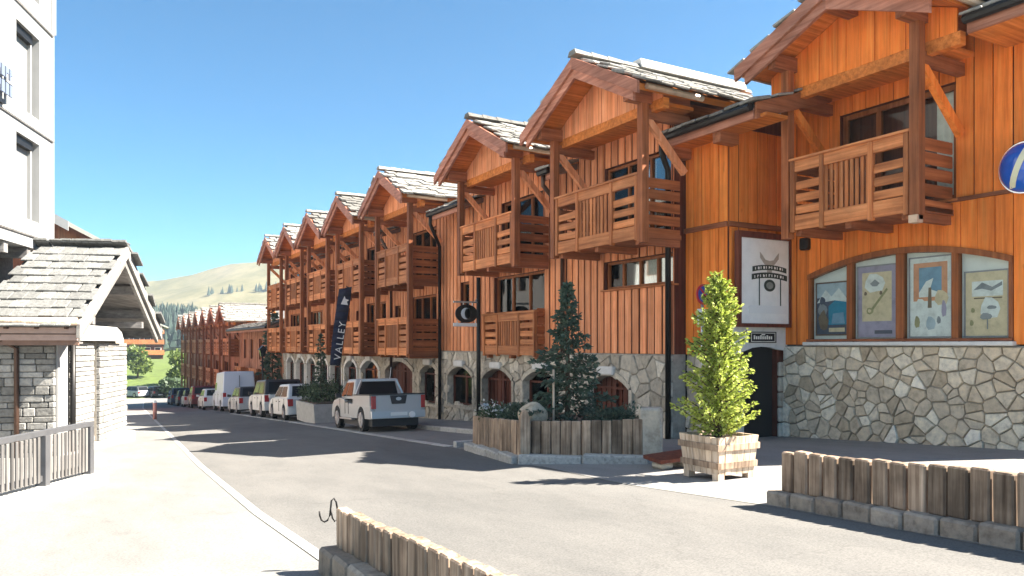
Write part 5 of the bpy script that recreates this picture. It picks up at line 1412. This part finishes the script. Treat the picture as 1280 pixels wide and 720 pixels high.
park('suv', 'parked_car', 'white off roader with a black roof between the white hatchback and the estate', 'car', 8.15, 37.3, p_white, 2, dark_top=p_dark)
park('estate', 'parked_car', 'pale grey estate car with a dark tailgate parked behind the white van', 'car', 8.3, 44.6, p_silver, 2, dark_top=p_dark)
park('van', 'parked_van', 'large white panel van taller than the cars around it', 'van', 8.6, 51.5, p_van, 2)
park('hatch', 'parked_car', 'small white car parked just beyond the panel van', 'car', 8.35, 58.3, p_white, 2)
park('suv', 'parked_car', 'maroon car parked two places beyond the panel van', 'car', 8.5, 65.5, p_red, 3)
park('estate', 'parked_car', 'silver estate parked between the maroon car and a graphite car', 'car', 8.65, 72, p_silver, 3)
park('hatch', 'parked_car', 'graphite hatchback parked third from the far end of the row', 'car', 8.75, 78, p_dark, 3)
park('suv', 'parked_car', 'dark blue off roader second from the far end of the row', 'car', 8.9, 84.5, p_blue, 4)
park('estate', 'parked_car', 'grey estate at the far end of the row of parked cars', 'car', 9.2, 91, p_grey, 5)
vehicle('hatch', 'distant_car', 'dark car standing across the far car park below the grass bank', 'car', (8.6, 111, G(111) + .06), R(14), p_dark, 'cars on the far car park', slope=False)
vehicle('estate', 'distant_car', 'silver car half hidden behind the porch corner on the far car park', 'car', (6.2, 112, G(112) + .06), R(30), p_silver, 'cars on the far car park', slope=False)
T = thing('white_bollard', 'white concrete bollard at the kerb behind the pale grey estate', 'bollard', (8.35, 41.2, G(41.2)))
link('post', MB().prism([(-.22, 0), (.22, 0), (.16, .75), (-.16, .75)], 'y', -.16, .16).mesh('post', m_white_kerb), T); link('cap', slab(.42, .42, .1, m_white_kerb, .03), T, (0, 0, .8))
T = thing('street_lamp', 'slim dark street lamp with a lantern head before the long chalet', 'lamp', (9.2, 45.5, G(45.5)))
link('pole', MB().tube([(0, 0, 0), (0, 0, 3.2)], .05, 8).mesh('pole', m_black, True), T); hd = link('lantern', MB().hull8([(-.1, -.1, 3.2), (.1, -.1, 3.2), (.1, .1, 3.2), (-.1, .1, 3.2), (-.18, -.18, 3.6), (.18, -.18, 3.6), (.18, .18, 3.6), (-.18, .18, 3.6)]).mesh('lantern', m_carglass), T)
link('cap', MB().prism([(-.24, 3.6), (.24, 3.6), (0, 3.85)], 'y', -.22, .22).mesh('cap', m_black), T)

# ------------------------------------------------------------------ far buildings
T = thing('far_chalet', 'distant wooden chalet with stacked balconies above the grass bank left of the road', 'chalet', (10.2, 176, hgt(10.2, 176)), R(-4))
z0 = -hgt(10.2, 176)
link('wall', MB().box(-5, 5, 0, 10, -1, 7.2).mesh('wall', m_dark_wood), T)
rf = link('roof', MB().prism([(-6, 6.7), (0, 9.2), (6, 6.7), (6, 6.4), (0, 8.9), (-6, 6.4)], 'y', -1.6, 10.5).mesh('roof', m_slate), T)
for k in range(3):
    z = .9 + k * 2.2
    b = link('balcony', MB().box(-5.2, 5.2, -1.3, 0, z - .12, z).mesh('balcony', m_slat), T)
    link('railing', MB().box(-5.2, 5.2, -1.36, -1.28, z, z + .95).mesh('railing', m_slat), b)
    for i in range(5):
        wn = link('window', MB().box(-.65, .65, -.06, .02, 0, 1.4).mesh('window', m_curtain), T, (-4 + 2 * i, 0, z + .1)); link('pane', MB().box(-.52, .52, -.08, -.061, .08, 1.3).mesh('pane', m_carglass), wn)
T = thing('roadside_chalet', 'tall brown chalet gable with a white roof edge rising beyond the porch roof', 'chalet', (-5.2, 62, G(62)), R(-14))
H0 = -G(62)
link('wall', MB().prism([(-4, 0), (4, 0), (4, H0 + 8.6), (0, H0 + 10.8), (-4, H0 + 8.6)], 'y', 0, 9).mesh('wall', m_beamz), T)
rf = link('roof', MB().prism([(-5, H0 + 8.3), (0, H0 + 11.1), (5, H0 + 8.3), (5, H0 + 8.0), (0, H0 + 10.75), (-5, H0 + 8.0)], 'y', -1.4, 9.5).mesh('roof', m_slate), T)
link('bargeboard', MB().prism([(-5, H0 + 8.35), (0, H0 + 11.15), (5, H0 + 8.35), (5, H0 + 7.7), (0, H0 + 10.45), (-5, H0 + 7.7)], 'y', -1.5, -1.4).mesh('bargeboard', m_plaster), T)
for z in (H0 + 1, H0 + 4, H0 + 7):
    b = link('balcony', MB().box(-3.6, 3.8, -1.2, -.01, z - .2, z).mesh('balcony', m_beamx), T); link('railing', MB().box(-3.6, 3.8, -1.25, -1.18, z, z + 1).mesh('railing', m_plaster if z > H0 + 6 else m_slat), b)
    for i in range(3):
        wn = link('window', MB().box(-.7, .7, -.05, .02, 0, 1.8).mesh('window', m_frame), T, (-2.4 + 2.5 * i, 0, z + .05)); link('pane', MB().box(-.55, .55, -.07, -.051, .1, 1.65).mesh('pane', m_carglass), wn)

# ------------------------------------------------------------------ trees beyond the road end, wooded slope, mountain
def leafy(name, label, loc, h, rc, mat, r, n, leaf, group, trunk=.18, zc=.62):
    T = thing(name, label, 'tree', loc, 0, group)
    tr = MB().tube([(0, 0, 0), (.05, 0, h * .3), (.0, .05, h * .7)], trunk, 8, trunk * .4)
    cs = []
    for i in range(9):
        a = i * 2.4; q = Vector((math.cos(a) * rc * r.uniform(.2, .65), math.sin(a) * rc * r.uniform(.2, .65), h * (zc + r.uniform(-.28, .25))))
        cs.append((q, r.uniform(.35, .55) * rc)); tr.bar((0, 0, h * .3), q, .06)
    mb = MB()
    for i in range(n):
        q, s = r.choice(cs); d = Vector((r.gauss(0, 1), r.gauss(0, 1), r.gauss(0, 1))).normalized()
        leaf_quad(mb, q + d * s * r.random() ** .35, leaf, r, d * .7, .7)
    link('trunk', tr.mesh('trunk', m_bark), T); link('crown', mb.mesh('crown', mat, False, False), T)
rT = random.Random(41)
def at(px, d): 
    t = (px - 640) / 950; c, s = math.cos(YAW), math.sin(YAW); return (s + c * t) * d, (c - s * t) * d
for px, d, h, rc, mat, lab in ((172, 118, 5.6, 2.3, m_leaf_tree, 'bushy yellow green tree beside the porch corner at the road end'),
                               (226, 112, 5.2, 2.2, m_leaf_tree, 'round yellow green tree standing at the end of the far terrace'),
                               (216, 100, 1.9, 1.8, m_leaf_bush, 'low pale shrub on the verge beside the last parked car')):
    x, y = at(px, d); leafy('leafy_tree', lab, (x, y, hgt(x, y)), h, rc, mat, rT, 1500, .5, None, .16, .58)
x, y = at(316, 47.5)
conifer('slim_spruce', 'slim dark spruce rising at the gap between long chalet and far terrace', (10.2, 47.6, G(47.6)), 6.9, .9, m_leaf_spruce, rT, 80, 26, .3, .3, .05)

m_hill, t, b = nodes('hill_meadow')
n1 = pos_noise(t, .012, 8, .62, False); n2 = pos_noise(t, .06, 6, .7, False)
c = ramp(t, n1.outputs[0], [(.3, (.10, .095, .045)), (.48, (.15, .135, .07)), (.6, (.19, .165, .095)), (.72, (.17, .145, .095))]).outputs[0]
c = mul(t, c, ramp(t, n2.outputs[0], [(.35, (.72, .75, .7)), (.6, (1.1, 1.08, 1.05))]).outputs[0])
L(t, c, b.inputs['Base Color']); b.inputs['Roughness'].default_value = 1; b.inputs['Specular IOR Level'].default_value = .1
RIDGE = [(-1500, .06), (-700, .07), (-200, .062), (60, .076), (160, .082), (205, .086), (240, .092), (265, .1), (290, .1065), (320, .108), (350, .115), (450, .12), (700, .10), (1200, .09), (2200, .08)]
from mathutils import noise
hb2 = MB(); pxs = list(range(-900, 1700, 12)); ds = [465, 485, 510, 540, 570, 600, 630, 660, 690, 760, 860]
for k, d in enumerate(ds):
    for px in pxs:
        e = interp(RIDGE, px); f = min(1, k / 8)
        t_ = (px - 640) / 950; x, y = at(px, d)
        nz = noise.fractal(Vector((x * .006, y * .006, 0)), 1, 2, 5) * .02 + noise.fractal(Vector((x * .03, y * .03, 3)), 1, 2, 4) * .003
        el = (.0 + e * (f ** .8)) + nz * (.4 if k in (8,) else 1) * (k > 0) * (.25 if k == 8 else 1)
        z = el * d if k <= 8 else interp(RIDGE, px) * 690 - (d - 690) * .3
        if k == 0: z = -25
        hb2.v.append((x, y, z))
npx = len(pxs)
for k in range(len(ds) - 1):
    for i in range(npx - 1): hb2.f.append((k * npx + i, k * npx + i + 1, (k + 1) * npx + i + 1, (k + 1) * npx + i))
link('mountain', hb2.mesh('mountain', m_hill, True), kind='structure')
# wooded lower slope: a rise with many firs
FR = [(-600, .02), (60, .03), (150, .038), (190, .050), (235, .047), (262, .04), (300, .035), (420, .03), (1200, .03)]
fb = MB(); ds2 = [230, 270, 320, 370, 420, 460]
pxs2 = list(range(-600, 1200, 20))
def fz(px, k, x, y): 
    f = [0, .35, .65, .88, 1, .6][k]; return -5 + (interp(FR, px) * 420 - 6 + 5) * f + noise.fractal(Vector((x * .02, y * .02, 1)), 1, 2, 3) * 2 * (k > 0)
for k, d in enumerate(ds2):
    for px in pxs2:
        x, y = at(px, d); fb.v.append((x, y, fz(px, k, x, y) - (3 if k == 0 else 0)))
n2_ = len(pxs2)
for k in range(len(ds2) - 1):
    for i in range(n2_ - 1): fb.f.append((k * n2_ + i, k * n2_ + i + 1, (k + 1) * n2_ + i + 1, (k + 1) * n2_ + i))
link('wooded_slope', fb.mesh('wooded_slope', m_grass, True), kind='structure')
fm_ = MB(); r = random.Random(12)
for i in range(5200):
    px = r.uniform(-350, 700); kk = r.uniform(.6, 4.3); k = int(kk); f = kk - k; d = ds2[k] + (ds2[min(k + 1, 5)] - ds2[k]) * f
    if noise.noise(Vector((px * .03, d * .02, 0))) < -.28 and px > 242: continue
    x, y = at(px, d); z = fz(px, k, x, y) * (1 - f) + fz(px, min(k + 1, 5), x, y) * f
    h = r.uniform(5, 10); w_ = h * r.uniform(.16, .24)
    for (za, zb_, ra) in ((.08, .55, 1), (.32, .8, .75), (.58, 1.0, .48)):
        o = len(fm_.v); a0 = r.uniform(0, 6)
        for j in range(6): 
            q = w_ * ra * r.uniform(.75, 1.15); fm_.v.append((x + math.cos(a0 + j * 1.047) * q, y + math.sin(a0 + j * 1.047) * q, z + h * za - r.uniform(0, .4)))
        fm_.v.append((x + r.uniform(-.1, .1), y, z + h * zb_))
        for j in range(6): fm_.f.append((o + j, o + (j + 1) % 6, o + 6))
for q in range(1500):
    k = r.choice((1, 2, 2, 3, 3, 4)); i = r.randrange(40, npx - 60); vx, vy, vz = hb2.v[k * npx + i]
    if noise.noise(Vector((vx * .016, vy * .016, 5))) < .12: continue
    for e in range(2):
        x, y, h = vx + r.uniform(-2.5, 2.5), vy + r.uniform(-2.5, 2.5), r.uniform(3.5, 7); w_ = h * .22; o = len(fm_.v)
        for j in range(6): fm_.v.append((x + math.cos(j * 1.047) * w_, y + math.sin(j * 1.047) * w_, vz - .6))
        fm_.v.append((x, y, vz + h))
        for j in range(6): fm_.f.append((o + j, o + (j + 1) % 6, o + 6))
link('forest', fm_.mesh('forest', m_forest, False, False), kind='stuff')

# ------------------------------------------------------------------ the air of the valley
m, t, b = nodes('valley_air')
t.nodes.remove(b); pv = t.nodes.new('ShaderNodeVolumePrincipled')
pv.inputs['Color'].default_value = (.74, .88, 1, 1); pv.inputs['Density'].default_value = .0004; pv.inputs['Anisotropy'].default_value = .2
L(t, pv.outputs[0], t.nodes['Material Output'].inputs['Volume'])
link('haze', MB().box(-860, 1360, -340, 1480, -110, 92).mesh('haze', m), kind='stuff')
